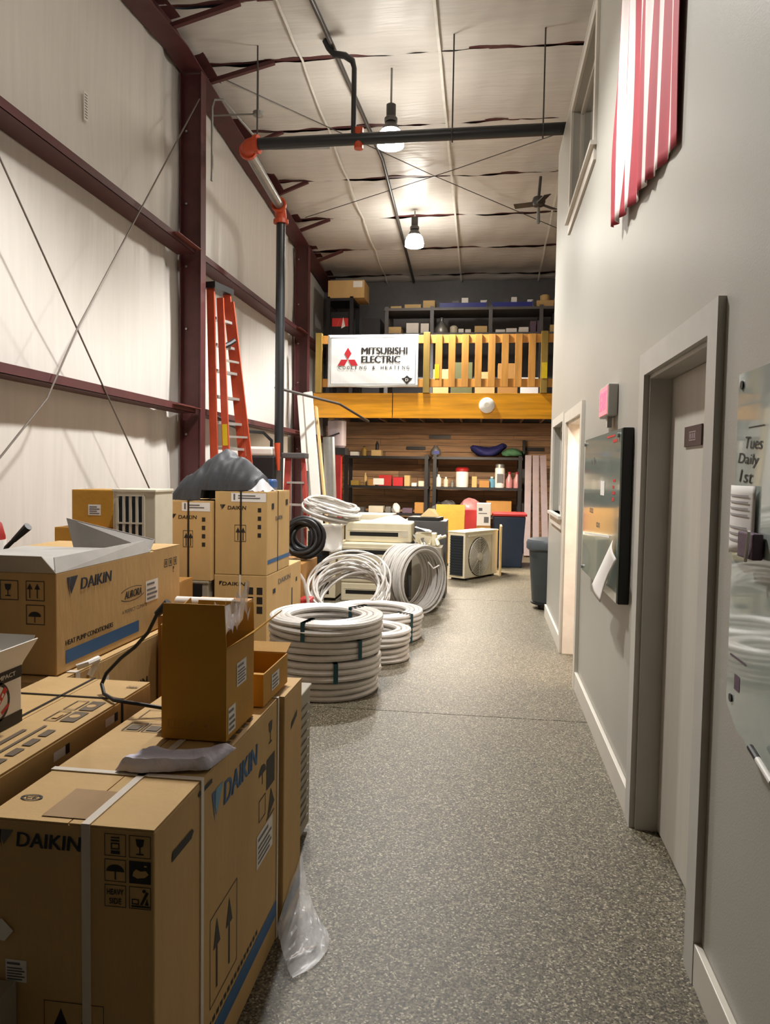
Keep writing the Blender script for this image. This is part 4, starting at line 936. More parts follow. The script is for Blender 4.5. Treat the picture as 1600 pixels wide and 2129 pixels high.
# ================================================================ ladders
def ladder_tall():
    t = thing('step_ladder', 'tall orange fibreglass step ladder folded against the wall right of the column', 'ladder', (-3.1, 8.6, 0), group='fibreglass step ladders', world=True)
    A0, A1 = Vector((-3.12, 8.33, .02)), Vector((-3.24, 8.4, 3.72)); C0, C1 = Vector((-2.86, 8.98, .02)), Vector((-3.16, 8.72, 3.72)); B0, B1 = Vector((-2.95, 8.36, .02)), Vector((-3.13, 8.42, 3.6))
    MB().beam(A0, A1, .03, .09, (1, 0, 0)).build('front_rail', M['ladder'], t); MB().beam(C0, C1, .03, .09, (1, 0, 0)).build('front_rail', M['ladder'], t)
    MB().beam(B0, B1, .028, .08, (1, 0, 0)).build('rear_rail', M['ladder'], t)
    D0, D1 = C0 + Vector((.12, .02, 0)), C1 + Vector((.06, 0, -.1)); MB().beam(D0, D1, .028, .06, (1, 0, 0)).build('rear_rail', M['ladder'], t)
    for i in range(11):
        k = .085 + i * .082; MB().beam(A0.lerp(A1, k), C0.lerp(C1, k), .085, .03).build('step', M['alu'], t)
    for k in (.3, .55, .8): MB().beam(B0.lerp(B1, k), D0.lerp(D1, k), .03, .025).build('rear_brace', M['alu'], t)
    MB().beam(A1 + Vector((0, -.05, .02)), C1 + Vector((0, .05, .02)), .16, .07).build('top_cap', M['rubber'], t)
    sp = MB().tube([(-3.12, 8.5, 3.05), (-3.08, 8.6, 3.1), (-3.04, 8.66, 3.15)], .03, 8).build('tool_hook', M['rubber'], t)
    p = A0.lerp(A1, .55); MB().beam(B0.lerp(B1, .52) + Vector((0, -.018, 0)), B0.lerp(B1, .59) + Vector((0, -.018, 0)), .002, .06, (1, 0, 0)).build('warning_label', M['yellow'], t, )
    return t
ladder_tall()
t = thing('step_ladder', 'shorter orange-red step ladder with dark cap behind the tall cartons', 'ladder', (-2.45, 9.35, 0), group='fibreglass step ladders', world=True)
a0, a1, c0, c1 = Vector((-2.6, 9.25, .02)), Vector((-2.55, 9.35, 1.76)), Vector((-2.26, 9.3, .02)), Vector((-2.36, 9.38, 1.76))
MB().beam(a0, a1, .08, .03, (0, 1, 0)).build('front_rail', M['ladder_r'], t); MB().beam(c0, c1, .05, .03, (0, 1, 0)).build('front_rail', M['ladder_r'], t)
for s_, e_ in ((a0, a1), (c0, c1)): MB().beam(s_ + Vector((0, .3, 0)), e_ + Vector((0, .05, -.05)), .04, .025, (0, 1, 0)).build('rear_rail', M['ladder_r'], t)
for i in range(5): k = .16 + i * .165; MB().beam(a0.lerp(a1, k), c0.lerp(c1, k), .08, .025).build('step', M['alu'], t)
MB().box((-2.62, 9.28, 1.76), (-2.31, 9.48, 1.83)).build('top_cap', M['rackg'], t, bevel=.01)
# ================================================================ boards, tubes leaning near the mezzanine
def lean(p, q, wd, th, m, name, label, cat, grp=None, up=(0, 1, 0)):
    o = MB().beam(p, q, wd, th, up).build(name, M[m], None, p, bevel=.003); tag(o, label, cat, grp); return o
lean((-2.36, 10.6, .02), (-2.78, 11.3, 2.82), .14, .03, 'white', 'trim_board', 'long white trim board leaning at the left of the mezzanine', 'board', 'leaning white boards')
lean((-2.5, 10.7, .02), (-2.9, 11.35, 2.78), .12, .03, 'white', 'trim_board', 'second white trim board leaning just left of the longest one', 'board', 'leaning white boards')
lean((-2.24, 10.7, .02), (-2.66, 11.36, 2.6), .03, .09, 'tan', 'timber_strip', 'tan timber strip leaning along the right of the white boards', 'board')
lean((-2.56, 10.35, .02), (-2.6, 10.45, 1.6), .11, .05, 'rackg', 'grey_plank', 'short dark grey plank standing in front of the white boards', 'plank')
o = MB().tube([(-2.45, 11.75, .02), (-2.56, 11.85, 2.15)], .095, 18).build('duct_tube', M['galv'], None, (-2.45, 11.75, 0), smooth=True); tag(o, 'grey cylindrical duct standing right of the white boards', 'duct')
# grey tank on a red stand, left of the racks
t = thing('tank_heater', 'purple-grey tank on a dark bracket above a red stand left of the racks', 'tank', (-2.72, 13.0, 0), world=True)
MB().lathe([(.13, 2.02), (.165, 2.06), (.165, 2.5), (.1, 2.52)], (-2.68, 13.1, 0), 22).build('tank_body', M['mauve'], t, smooth=True)
MB().box((-2.86, 12.94, 1.9), (-2.5, 13.3, 2.02)).build('bracket', M['dark'], t)
MB().box((-2.7, 12.96, .0), (-2.58, 13.1, 1.9)).build('stand', M['redpaint'], t); MB().box((-2.86, 12.98, 0), (-2.76, 13.2, 1.9)).build('stand_back', M['dark'], t)
f = Face((-2.75, 12.955, 1.2), (1, 0, 0), (0, 0, 1))
f.rect(-.03, 0, .03, .12).rect(-.03, .2, .04, .25).go('label', M['paper'], t)
MB().tube([(-2.6, 12.93, 2.28), (-2.82, 12.9, 2.2)], .012, 8).build('valve_handle', M['dark'], t)
# grey cover bag and small tools on the tall cartons
def bag(u, v):
    x = -2.61 + .72 * u
    b0 = 1.34 if u < .43 else 1.426
    top = [1.50, 1.57, 1.60, 1.655, 1.69, 1.735, 1.74, 1.70, 1.68, 1.60, 1.54]
    k = u * 10; i = min(9, int(k)); h = top[i] + (top[i + 1] - top[i]) * (k - i) - b0
    a = math.pi * v; wd = .15 + .06 * math.sin(3.1 * u) + .02 * math.sin(u * 11)
    f = 1 + .09 * math.sin(v * 11 - u * 10 + 1.5 * math.sin(u * 5)) * math.sin(a) + .07 * nz(u * 5 + v * 3, v * 4 - u * 2)
    if u in (0, 1): h *= .5
    return (x + .16 * (v - .5) * (1 - v) + .03 * math.sin(v * 9) * (u < .2), 6.17 - wd * math.cos(a) * (1 + .16 * nz(u * 6, 3)), b0 + max(0, h * math.sin(a) ** .7 * f))
mb = MB().grid(bag, 60, 40)
o = mb.build('cover_bag', M['bagc'], None, (-2.28, 6.15, 1.34), smooth=True); tag(o, 'crumpled charcoal fabric cover slumped over the tall cartons', 'cover')
o = MB().grid(lambda u, v: (-1.98 + .16 * u, 5.99 + .3 * v, 1.424 + .10 * math.sin(3.14 * u) * math.sin(3.14 * v) + .01 * nz(u * 6, v * 6)), 12, 12).build('clear_wrap', M['film'], None, (-1.9, 6.1, 1.424), smooth=True); tag(o, 'clear wrap bunched at the mouth of the charcoal cover', 'plastic')
o = MB().box((-2.02, 6.4, 1.423), (-1.88, 6.55, 1.52)).build('blue_tool_case', M['bluecl'], None, (-1.95, 6.5, 1.423), bevel=.02); tag(o, 'blue tool case behind the charcoal cover', 'case')
t = thing('utility_bin', 'black utility bin with tools on the floor behind the tall cartons', 'bin', (-2.85, 9.3, 0), world=True)
MB().box((-3.1, 9.15, 0), (-2.68, 9.5, 1.78)).build('cabinet', M['dark'], t, bevel=.02)
MB().box((-3.08, 9.17, 1.781), (-2.7, 9.48, 1.9)).build('white_cloth_top', M['white'], t, bevel=.03)
o = MB().tube([(-2.66, 9.2, 1.95), (-2.64, 9.2, 1.6)], [.04, .02], 10).build('orange_cone_tool', M['orange'], None, (-2.65, 9.2, 1.6)); tag(o, 'orange tapered tool hanging beside the black utility bin', 'tool')
hs = MB().tube([(-3.3, 8.75, 2.25), (-3.2, 9.0, 2.16), (-3.1, 9.3, 2.1), (-2.95, 9.55, 2.1), (-2.88, 9.7, 2.0), (-2.88, 9.7, 1.9)], .022, 8).build('looped_hose', M['rubber'], None, (-3.1, 9.2, 2), smooth=True); tag(hs, 'black hose sagging along the wall behind the black downpipe', 'hose')
# orange strut from downpipe
o = MB().tube([(-2.86, 9.8, 2.72), (-2.3, 11.4, 2.65), (-2.0, 12.4, 2.45)], .02, 8).build('strut_pipe', M['thinpipe'], None, (-2.86, 9.8, 2.7)); tag(o, 'thin dark pipe running from the downpipe toward the mezzanine beam', 'pipe')
# ================================================================ mezzanine
MY = 12.7; ML = -3.02
t = thing('mezzanine', 'timber mezzanine with a yellow varnished front beam', 'mezzanine', (-1, MY, 2.5), world=True)
for a, b in ((ML, -1.64), (-1.625, 2.2), (2.215, 4.15)): MB().box((a, MY - .02, 2.53), (b, MY + .025, 2.955)).build('beam_board', M['beam'], t, bevel=.004)
MB().box((ML, MY + .03, 2.92), (4.15, YB - .05, 2.955)).build('deck', M['plank_d'], t)
for i in range(17): MB().box((ML + .06 + i * .4, MY + .03, 2.66), (ML + .10 + i * .4, YB - .05, 2.918)).build('joist', M['plank_d'], t)
MB().box((ML, MY + .9, 2.60), (4.15, MY + 1.0, 2.655)).build('cross_beam', M['pine'], t)
MB().box((ML, YB - .1, 2.40), (4.15, YB - .055, 2.655)).build('ledger', M['plank_d'], t)
for x in (-2.95, 2.2): MB().box((x, MY + .91, 0), (x + .1, MY + .99, 2.60)).build('support_post', M['treated'], t)
o = thing('round_fixture', 'round white disc fixture on the yellow mezzanine beam', 'fixture', (-.03, MY - .022, 2.75), world=True)
MB().lathe([(.13, .0), (.132, .02), (.11, .045), (.05, .055)], (-.03, MY - .021, 2.75), 26, axis='y').build('disc_body', M['white'], o, smooth=True)
MB().lathe([(.045, .056), (.045, .06)], (-.03, MY - .021, 2.75), 18, axis='y').build('centre_cap', M['beige'], o)
t = thing('railing', 'pine picket railing with olive posts along the mezzanine edge', 'railing', (-1, MY, 2.955), world=True)
for x in (-2.93, -1.06, .9, 2.7): MB().box((x - .055, MY - .05, 2.957), (x + .055, MY + .05, 3.98)).build('post', M['treated'], t, bevel=.004)
ps = [-2.93, -1.06, .9, 2.7]
for a, b in zip(ps, ps[1:]):
    for z0, z1, nm in ((3.80, 3.94, 'top_rail'), (3.06, 3.2, 'bottom_rail')): MB().box((a + .057, MY - .005, z0), (b - .057, MY + .035, z1)).build(nm, M['pine'], t, bevel=.003)
for i in range(24):
    x = -2.63 + .222 * i
    if min(abs(x - q) for q in ps) < .11 or x > 2.6: continue
    MB().box((x - .058, MY - .026, 3.06), (x + .058, MY - .006, 3.94)).build('picket', M['pine'], t, bevel=.002)
MB().box((-.92, MY - .03, 3.2), (-.84, MY - .028, 3.44)).build('yellow_tag', M['yellow'], t); MB().box((.9 - .04, MY - .055, 3.2), (.9 + .05, MY - .0515, 3.46)).build('yellow_tag', M['yellow'], t)
# banner
t = thing('banner', 'white vinyl banner with a red three-diamond logo tied to the railing', 'banner', (-1.98, MY - .07, 3.5), world=True)
bx0, bx1, bz0, bz1, by = -2.76, -1.2, 3.05, 3.94, MY - .062
MB().grid(lambda u, v: (bx0 + (bx1 - bx0) * u, by - .002 * nz(u * 5 + v * 4, v * 2) , bz0 + (bz1 - bz0) * v + .008 * math.sin(u * 9) * (1 - v)), 40, 24).build('vinyl_sheet', M['vinyl'], t, smooth=True, solid=.002)
W_, H_ = bx1 - bx0, bz1 - bz0
f = Face((bx0, by, bz0), (1, 0, 0), (0, 0, 1), .0045)
f.frame(.045, .05, W_ - .04, H_ - .045, .008); f.go('border_line', M['greyink'], t)
cx, cz_ = .35, .47; hh = .105
def dia(ang):
    L = .205; wd = .06; pts = [(0, 0), (wd, L / 2), (0, L), (-wd, L / 2)]
    return [(cx + x * math.cos(ang) - y * math.sin(ang), cz_ + x * math.sin(ang) + y * math.cos(ang)) for x, y in pts]
for a in (0, 2.0944, 4.1888): f.poly(dia(a))
f.go('diamond_logo', M['logo_red'], t, 'red three-diamond logo')
f.text('MITSUBISHI', .59, .56, .78, .115, .04).text('ELECTRIC', .59, .415, .66, .115, .04); f.go('lettering', M['ink'], t)
x = .19
for i, ch in enumerate('COOLING & HEATING'):
    if ch != ' ': f.text(ch, .19 + i * .0735, .305, .044 if ch != 'I' else .012, .056, .01)
f.go('small_lettering', M['ink'], t)
f.poly([(1.33, .16), (1.375, .2), (1.42, .16), (1.47, .15), (1.375, .05), (1.28, .15)]).go('diamond_mark', M['ink'], t); f.off = .0058; f.text('D', 1.35, .1, .045, .05).go('diamond_mark_letter', M['paper'], t)
# ---- rack on the mezzanine
def rack(name, label, x0, x1, y0, y1, zb, levels, posts, m, grp=None):
    t = thing(name, label, 'shelf', ((x0 + x1) / 2, (y0 + y1) / 2, zb), group=grp, world=True)
    zt = levels[-1] + .03
    for x in posts:
        for y in (y0, y1 - .05): MB().box((x - .035, y, zb), (x + .035, y + .05, zt)).build('upright', M[m], t)
    for z in levels: MB().box((x0, y0 - .004, z - .05), (x1, y1 + .004, z)).build('shelf_board', M[m], t)
    return t
rack('storage_rack', 'long grey rack on the mezzanine with blue bins on its upper deck', -2.05, 1.9, 14.45, 15.2, 2.957, (3.45, 4.3, 4.78), (-2.0, -1.12, 0, .95, 1.85), 'rackg')
rack('storage_rack', 'dark rack at the left end of the mezzanine with a big carton on top', -3.2, -2.65, 14.4, 15.1, 2.957, (3.5, 4.3, 4.98), (-3.15, -2.69), 'rack')
def item(mb, name, m, label, cat, o, grp=None, **k):
    ob = mb.build(name, M[m], None, o, **k); tag(ob, label, cat, grp); return ob
def bx_(x0, x1, y0, y1, z0, z1, m, label, cat='box', name='carton', grp='goods on the mezzanine rack'):
    return item(MB().box((x0, y0, z0), (x1, y1, z1)), name, m, label, cat, ((x0 + x1) / 2, y0, z0), grp, bevel=.004)
cb = carton((-3.16, 14.4, 4.982), (-2.44, 15.0, 5.32), 'big kraft carton with white sticker on top of the dark left mezzanine rack', 'kraft', seam='x')
f = faces(cb)[0]; f.rect(.5, .2, .68, .32).go('sticker', M['paper'], cb, 'white sticker')
t = thing('printed_carton', 'dark box with red and white print on the left mezzanine rack', 'box', (-2.92, 14.6, 4.302), world=True)
MB().box((-3.1, 14.45, 4.302), (-2.74, 14.9, 4.72)).build('body', M['dark'], t); f = Face((-3.1, 14.45, 4.302), (1, 0, 0), (0, 0, 1)); f.rect(.02, .14, .34, .3).go('red_print', M['redink'], t); f.off = .002; f.poly([(.1, .1), (.2, .34), (.14, .2)]).poly([(.2, .1), (.24, .32), (.28, .14)]).go('white_print', M['paper'], t)
bx_(-3.08, -2.78, 14.45, 14.8, 3.502, 3.8, 'kraft_d', 'dark kraft carton low in the left mezzanine rack')
bx_(-2.5, -2.15, 14.6, 15.2, 2.957, 4.62, 'rack', 'dark cabinet between the two mezzanine racks', 'cabinet', 'cabinet', None)
# upper deck goods
bx_(-1.93, -1.72, 14.5, 14.9, 4.782, 4.83, 'tan', 'flat tan box at the left end of the upper mezzanine deck')
bx_(-1.66, -1.34, 14.5, 14.9, 4.782, 4.86, 'tan', 'long low tan box second from left on the upper mezzanine deck')
bx_(-1.3, -1.07, 14.5, 14.9, 4.782, 4.93, 'tan', 'taller tan box left of the blue bins on the upper mezzanine deck')
for a, b, lb in ((-.98, -.08, 'left long blue bin on the upper mezzanine deck'), (.02, .78, 'right long blue bin on the upper mezzanine deck')):
    t = thing('parts_bin', lb, 'bin', ((a + b) / 2, 14.7, 4.782), group='blue bins on the mezzanine rack', world=True)
    MB().box((a, 14.47, 4.782), (b, 15.0, 4.79)).box((a, 14.47, 4.79), (b, 14.48, 4.87)).box((a, 14.99, 4.79), (b, 15.0, 4.93)).box((a, 14.48, 4.79), (a + .01, 14.99, 4.9)).box((b - .01, 14.48, 4.79), (b, 14.99, 4.9)).build('tray', M['bluep'], t)
    n = 5
    for i in range(n): MB().box((a + .06 + i * (b - a) / n, 14.55, 4.791), (a + .05 + (i + .75) * (b - a) / n, 14.9, 4.88 + .05 * ((i * 7) % 3))).build('content_box', M['rackg'] if i % 2 else M['paper'], t)
def roundish(c, r, h, m, label, cat, name, grp):
    return item(MB().lathe([(r * .95, 0), (r, .01), (r, h * .8), (r * .6, h * .95), (r * .3, h)], c, 16), name, m, label, cat, c, grp, smooth=True)
bx_(.86, 1.18, 14.5, 14.9, 4.782, 4.9, 'kraft', 'kraft box right of the blue bins on the upper mezzanine deck')
roundish((1.02, 14.65, 4.902), .09, .14, 'tan', 'tan round bag on the kraft box right of the blue bins', 'bag', 'sack', 'goods on the mezzanine rack')
bx_(1.2, 1.6, 14.5, 14.9, 4.782, 4.98, 'kraft', 'rightmost kraft box on the upper mezzanine deck')
# lower visible deck
for (a, b, h, m, lb, nm) in ((-1.98, -1.72, .13, 'tan', 'low tan box at the left of the lower mezzanine deck', 'carton'), (-1.62, -1.38, .2, 'paper', 'white carton beside the low tan box on the lower mezzanine deck', 'carton'), (-1.34, -1.18, .19, 'paper', 'bright white carton left of the grey jug on the lower mezzanine deck', 'carton'),
    (-.61, -.51, .08, 'paper', 'small white packet right of the grey jug', 'packet'), (-.48, -.37, .07, 'paper', 'smaller white packet left of the striped tan box', 'packet'), (-.3, -.06, .13, 'tan', 'striped tan box in the middle of the lower mezzanine deck', 'carton'),
    (.1, .28, .06, 'paper', 'flat white packet right of the middle upright', 'packet'), (.3, .5, .08, 'paper', 'wider flat white packet on the lower mezzanine deck', 'packet'), (.54, .72, .1, 'paper', 'white packet left of the purple boxes', 'packet'),
    (.75, .86, .21, 'purple', 'left purple box on the lower mezzanine deck', 'carton'), (.88, 1.0, .22, 'purple', 'right purple box on the lower mezzanine deck', 'carton'), (1.12, 1.4, .14, 'tan', 'tan box by the right edge of the lower mezzanine deck', 'carton'), (1.16, 1.42, .2, 'dark', 'dark box stacked at the right edge of the lower mezzanine deck', 'carton')):
    zb = 4.302 + (.143 if 'stacked' in lb else 0); bx_(a, b, 14.5, 14.9, zb, zb + h, m, lb, 'box' if nm == 'carton' else 'packet', nm)
t = thing('jug', 'grey cone-shaped jug on the lower mezzanine deck', 'jug', (-.94, 14.6, 4.302), group=None)
MB().lathe([(.14, 0), (.15, .03), (.12, .12), (.06, .21), (.035, .24), (.035, .28)], n=20).build('jug_body', M['galv'], t, smooth=True); MB().lathe([(.04, .281), (.04, .31)], n=14).build('cap', M['rackg'], t)
roundish((-.70, 14.55, 4.302), .075, .15, 'beige', 'small pale bottle leaning by the grey jug', 'bottle', 'bottle', None)
# goods on the mezzanine floor seen through the pickets
for i, (a, b, h, m) in enumerate(((-1.0, -.72, .5, 'tan'), (-.68, -.3, .62, 'olive'), (-.25, .1, .45, 'kraft'), (.15, .5, .6, 'kraft_d'), (.55, .86, .35, 'paper'))):
    bx_(a, b, 13.4, 13.8, 2.957, 2.957 + h, m, ('tan', 'olive', 'kraft', 'dark brown', 'white')[i] + ' box on the mezzanine floor behind the pickets', 'box', 'carton', 'boxes behind the pickets')
# ================================================================ racks under the mezzanine
Lv = (.16, .77, 1.32, 1.93)
rack('shelving_unit', 'black steel shelving unit at the left under the mezzanine', -2.92, -1.17, 15.0, 15.55, 0, Lv, (-2.87, -1.22), 'rack', 'black shelving units')
rack('shelving_unit', 'black steel shelving unit at the right under the mezzanine', -1.1, .70, 15.0, 15.55, 0, Lv, (-1.05, .65), 'rack', 'black shelving units')
G2 = 'goods on the black shelves'
def sbox(x, w_, h, z, m, label, cat='box', name='carton', y=15.05, d_=.25): return bx_(x, x + w_, y, y + d_, z + .002, z + .002 + h, m, label, cat, name, G2)
def bottle(x, r, h, z, m, label, capm='white', y=15.2):
    t = thing('bottle', label, 'bottle', (x, y, z + .002), group=G2)
    MB().lathe([(r * .96, 0), (r, .012), (r, h * .68), (r * .45, h * .84), (r * .4, h * .9)], n=18).build('body', M[m], t, smooth=True); MB().lathe([(r * .46, h * .9), (r * .46, h)], n=14).build('cap', M[capm], t); return t
z = Lv[3]
sbox(-2.8, .16, .08, z, 'paper', 'white packet at the left end of the left unit top shelf', 'packet', 'packet'); bottle(-2.53, .05, .2, z, 'treated', 'olive bottle on the left unit top shelf', 'rubber')
sbox(-2.36, .2, .12, z, 'tan', 'tan box with a dark spray bottle on it, left unit top shelf'); bottle(-2.25, .035, .18, z + .122, 'rubber', 'dark spray bottle on the tan box of the top shelf', 'rubber', 15.12)
t = thing('jug', 'pale translucent jug with blue label on the top shelf near the middle uprights', 'jug', (-1.05, 15.2, z + .032), group=G2); MB().lathe([(.1, 0), (.11, .02), (.1, .1), (.05, .17), (.035, .2)], n=18).build('body', M['galv'], t, smooth=True); MB().box((-.04, -.115, .02), (.08, -.1, .09)).build('label', M['bluep'], t)
def blob(c, sx, sy, sz, m, label, cat, name, seed, grp=G2, f=None):
    def fn(u, v):
        th = u * 2 * math.pi; ph = (v - .5) * math.pi; k = 1 + .14 * nz(th * 1.5 + seed, ph * 2 + seed) 
        x, y, z_ = math.cos(ph) * math.cos(th) * sx * k, math.cos(ph) * math.sin(th) * sy * k, math.sin(ph) * sz * k
        if f: z_ += f(x)
        return (c[0] + x, c[1] + y, max(c[2] + .002, c[2] + sz * .55 + z_))
    return item(MB().grid(fn, 28, 16), name, m, label, cat, c, grp, smooth=True)
blob((.0, 15.25, z + .03), .37, .2, .11, 'navycl', 'navy blue duffel bag with raised ends on the right unit top shelf', 'bag', 'duffel_bag', 1, f=lambda x: .1 * min(1, (abs(x) / .3) ** 2) * (1.3 if x > 0 else 1))
blob((.5, 15.25, z + .03), .21, .18, .1, 'green', 'green folded cloth beside the navy duffel bag', 'cloth', 'folded_cloth', 5)
z = Lv[2]
sbox(-2.78, .16, .1, z, 'treated', 'olive box at the left of the left unit middle shelf'); bottle(-2.5, .035, .26, z, 'tan', 'slim tan bottle on the left unit middle shelf', 'tan'); sbox(-2.42, .15, .13, z, 'kraft_d', 'dark brown box on the left unit middle shelf')
rbx = sbox(-2.2, .26, .22, z, 'redp', 'pinkish-red and white box on the left unit middle shelf'); f = Face((-2.2 + 2.07, 0, 0), (1, 0, 0), (0, 0, 1)); f.rect(-.11, .02, .11, .15); pr = f.mb.build('white_panel', M['paper'], rbx)
sbox(-1.9, .2, .18, z, 'logo_red', 'darker red box next to the pinkish one on the middle shelf'); sbox(-1.67, .11, .22, z, 'tan', 'upright tan box on the left unit middle shelf'); sbox(-1.52, .1, .07, z, 'paper', 'small white packet on the left unit middle shelf', 'packet', 'packet'); sbox(-1.38, .12, .11, z, 'beige', 'small beige box at the right of the left unit middle shelf')
bottle(-.98, .055, .25, z, 'white', 'white cylindrical bottle at the left of the right unit middle shelf'); bottle(-.83, .05, .2, z, 'beige', 'beige bottle next to the white cylinder on the right unit'); bottle(-.70, .04, .14, z, 'galv', 'small grey can on the right unit middle shelf', 'galv')
t = thing('tub', 'large white tub with dark red lid on the right unit middle shelf', 'tub', (-.5, 15.2, z + .002), group=G2); MB().lathe([(.125, 0), (.13, .02), (.13, .3), (.12, .32)], n=22).build('body', M['white'], t, smooth=True); MB().lathe([(.14, .321), (.14, .37), (.1, .4)], n=22).build('lid', M['redpaint'], t, smooth=True)
sbox(-.3, .1, .22, z, 'kraft', 'kraft box right of the large white tub'); sbox(-.15, .2, .14, z, 'kraft_d', 'brown open box on the right unit middle shelf'); bottle(.1, .06, .22, z, 'lblue', 'pale blue bottle on the right unit middle shelf')
t = thing('tub', 'tall white canister with grey print on the right unit middle shelf', 'tub', (.26, 15.2, z + .002), group=G2); MB().lathe([(.095, 0), (.1, .02), (.1, .38), (.09, .4)], n=20).build('body', M['white'], t, smooth=True); MB().lathe([(.092, .401), (.09, .47), (.06, .48)], n=20).build('lid', M['galv'], t); MB().box((-.06, -.103, .1), (.06, -.09, .28)).build('print', M['greyink'], t)
for i, x in enumerate((.45, .60)):
    t = thing('jug', ('left', 'right')[i] + ' pink jug at the end of the right unit middle shelf', 'jug', (x, 15.18, z + .002), group=G2); MB().lathe([(.065, 0), (.068, .02), (.068, .16), (.03, .25), (.028, .28)], n=16).build('body', M['pinkp'], t, smooth=True); MB().lathe([(.034, .281), (.034, .32)], n=12).build('cap', M['redpaint'], t)
z = Lv[1]
sbox(-2.7, .2, .1, z, 'rackg', 'grey case on the left unit low shelf', 'case', 'case'); sbox(-2.4, .3, .13, z, 'beige', 'beige box on the left unit low shelf'); sbox(-2.05, .1, .12, z, 'galv', 'small grey metal box on the left unit low shelf'); blob((-1.85, 15.2, z), .09, .09, .12, 'paper', 'white crumpled paper ball on the left unit low shelf', 'paper', 'crumpled_paper', 3); sbox(-1.7, .2, .1, z, 'purple', 'purple box on the left unit low shelf'); sbox(-1.45, .2, .22, z, 'kraft_d', 'brown carton at the right of the left unit low shelf')
blob((-.78, 15.2, z), .2, .16, .17, 'rackg', 'grey bundle of cloth on the right unit low shelf', 'cloth', 'cloth_bundle', 2); blob((-.33, 15.2, z + .0), .22, .16, .2, 'pinkp', 'pinkish clear-wrapped bag on the right unit low shelf', 'bag', 'wrapped_bag', 8); sbox(.0, .5, .28, z, 'kraft_d', 'wide brown carton on the right unit low shelf')
z = Lv[0]
sbox(-2.6, .5, .35, z, 'rack', 'black tool case on the left unit bottom shelf', 'case', 'case'); sbox(-1.9, .5, .4, z, 'rackg', 'dark grey crate on the left unit bottom shelf', 'crate', 'crate'); sbox(-.9, .5, .4, z, 'dark', 'black crate on the right unit bottom shelf', 'crate', 'crate'); sbox(.2, .4, .42, z, 'redpaint', 'dark red crate on the right unit bottom shelf', 'crate', 'crate')
blob((-.95, 14.6, 0), .25, .2, .62, 'dark', 'black sack standing before the middle uprights', 'sack', 'sack', 4, None)
# mauve lengths leaning at the right
for i, (x, dx) in enumerate(((.80, .0), (.95, .02), (1.10, .05))):
    lean((x + dx, 14.55, .02), (x - dx * .3, 14.92, 1.97), .12, .1, 'mauve', 'duct_length', ('left', 'middle', 'right')[i] + ' mauve-grey duct length leaning by the right end of the black shelves', 'duct', 'leaning duct lengths')
o = lean((.76, 15.3, .02), (.74, 15.62, 2.3), .06, .06, 'rack', 'dark_post', 'dark upright post behind the mauve duct lengths', 'post')
for x, z, w_, lb in ((-1.5, 2.12, .4, 'dark plank scrap fixed on the plank wall above the shelves'), (.95, 2.12, .4, 'dark short bracket on the plank wall above the duct lengths'), (-1.0, 2.36, .45, 'dark plank scrap fixed high on the plank wall under the joists')):
    o = MB().box((x - w_ / 2, YB - .075, z - .035), (x + w_ / 2, YB - .042, z + .035)).build('wall_cleat', M['rack'], None, (x, YB - .06, z)); tag(o, lb, 'cleat')
# added fill light under the mezzanine, hidden behind the beam, to brighten the shelves
t = thing('added_fill_light', 'added fill light hidden under the mezzanine deck', 'lamp', (-.6, 12.9, 2.55), world=True)
MB().box((-1.2, 12.86, 2.605), (0, 12.98, 2.655)).build('housing', M['white'], t)
MB().box((-1.18, 12.88, 2.597), (-.02, 12.96, 2.6045)).build('fill_lens', M['lens'], t)
d = bpy.data.lights.new('added_fill_glow', 'AREA'); d.shape = 'RECTANGLE'; d.size = 1.15; d.size_y = .08; d.energy = 140; d.color = (1, .86, .68)
o = bpy.data.objects.new('added_fill_glow', d); COL.objects.link(o); o.parent = t; o.location = (0, .02, .04)
# ================================================================ on the office wall
# exit sign
t = thing('exit_sign', 'red-lit EXIT sign fixed to the right wall above the framed glass board', 'sign', (.67, 4.35, 1.93), world=True)
MB().box((.645, 4.2, 1.93), (XR - .001, 4.5, 2.105)).build('housing', M['casing'], t, bevel=.006)
MB().box((.642, 4.21, 1.94), (.6448, 4.49, 2.095)).build('lit_face', M['exitface'], t)
f = Face((.642, 4.5, 1.93), (0, -1, 0), (0, 0, 1)); f.text('EXIT', .04, .04, .22, .1, .05); f.go('letters', M['exitred'], t, 'glowing red EXIT letters')
MB().box((.66, 4.3, 1.87), (.685, 4.34, 1.93)).build('mount_stem', M['casing'], t)
# framed glass board
t = thing('glass_board', 'green-grey glass board in a thick black edge between the two doorways', 'board', (.66, 4.35, .95), world=True)
MB().box((.648, 3.72, .97), (XR - .001, 5.05, 1.835)).build('black_edge', M['rack'], t, bevel=.004)
MB().box((.640, 3.725, .975), (.6478, 5.045, 1.83)).build('glass_pane', M['glassb'], t)
f = Face((.6398, 5.05, .97), (0, -1, 0), (0, 0, 1), .001); f.rect(.72, .52, .86, .6).go('white_note', M['paper'], t, 'white note')
for q in ((1.12, .5, 1.18, .52), (1.12, .535, 1.2, .55), (1.12, .565, 1.17, .58), (1.13, .6, 1.2, .612), (1.1, .8, 1.22, .815), (.9, .83, 1.15, .84)): f.rect(*q).go('red_writing', M['redink'], t)
f.poly([(.1, .25), (1.08, .306), (1.08, .318), (.1, .26)]).go('painted_reflection', M['paper'], t); f.text('a b', .3, .7, .2, .04, 0).text('ooo', .3, .4, .15, .03, 0).text('on', .6, .33, .12, .03, 0).go('writing', M['greyink'], t)  # white line: a reflection in the glass, painted on as a strip
for y, z in ((5.0, 1.8), (3.77, 1.8), (5.0, 1.0)): MB().lathe([(.012, 0), (.012, .012)], (.628, y, z), 12, axis='x').build('standoff', M['galv'], t)
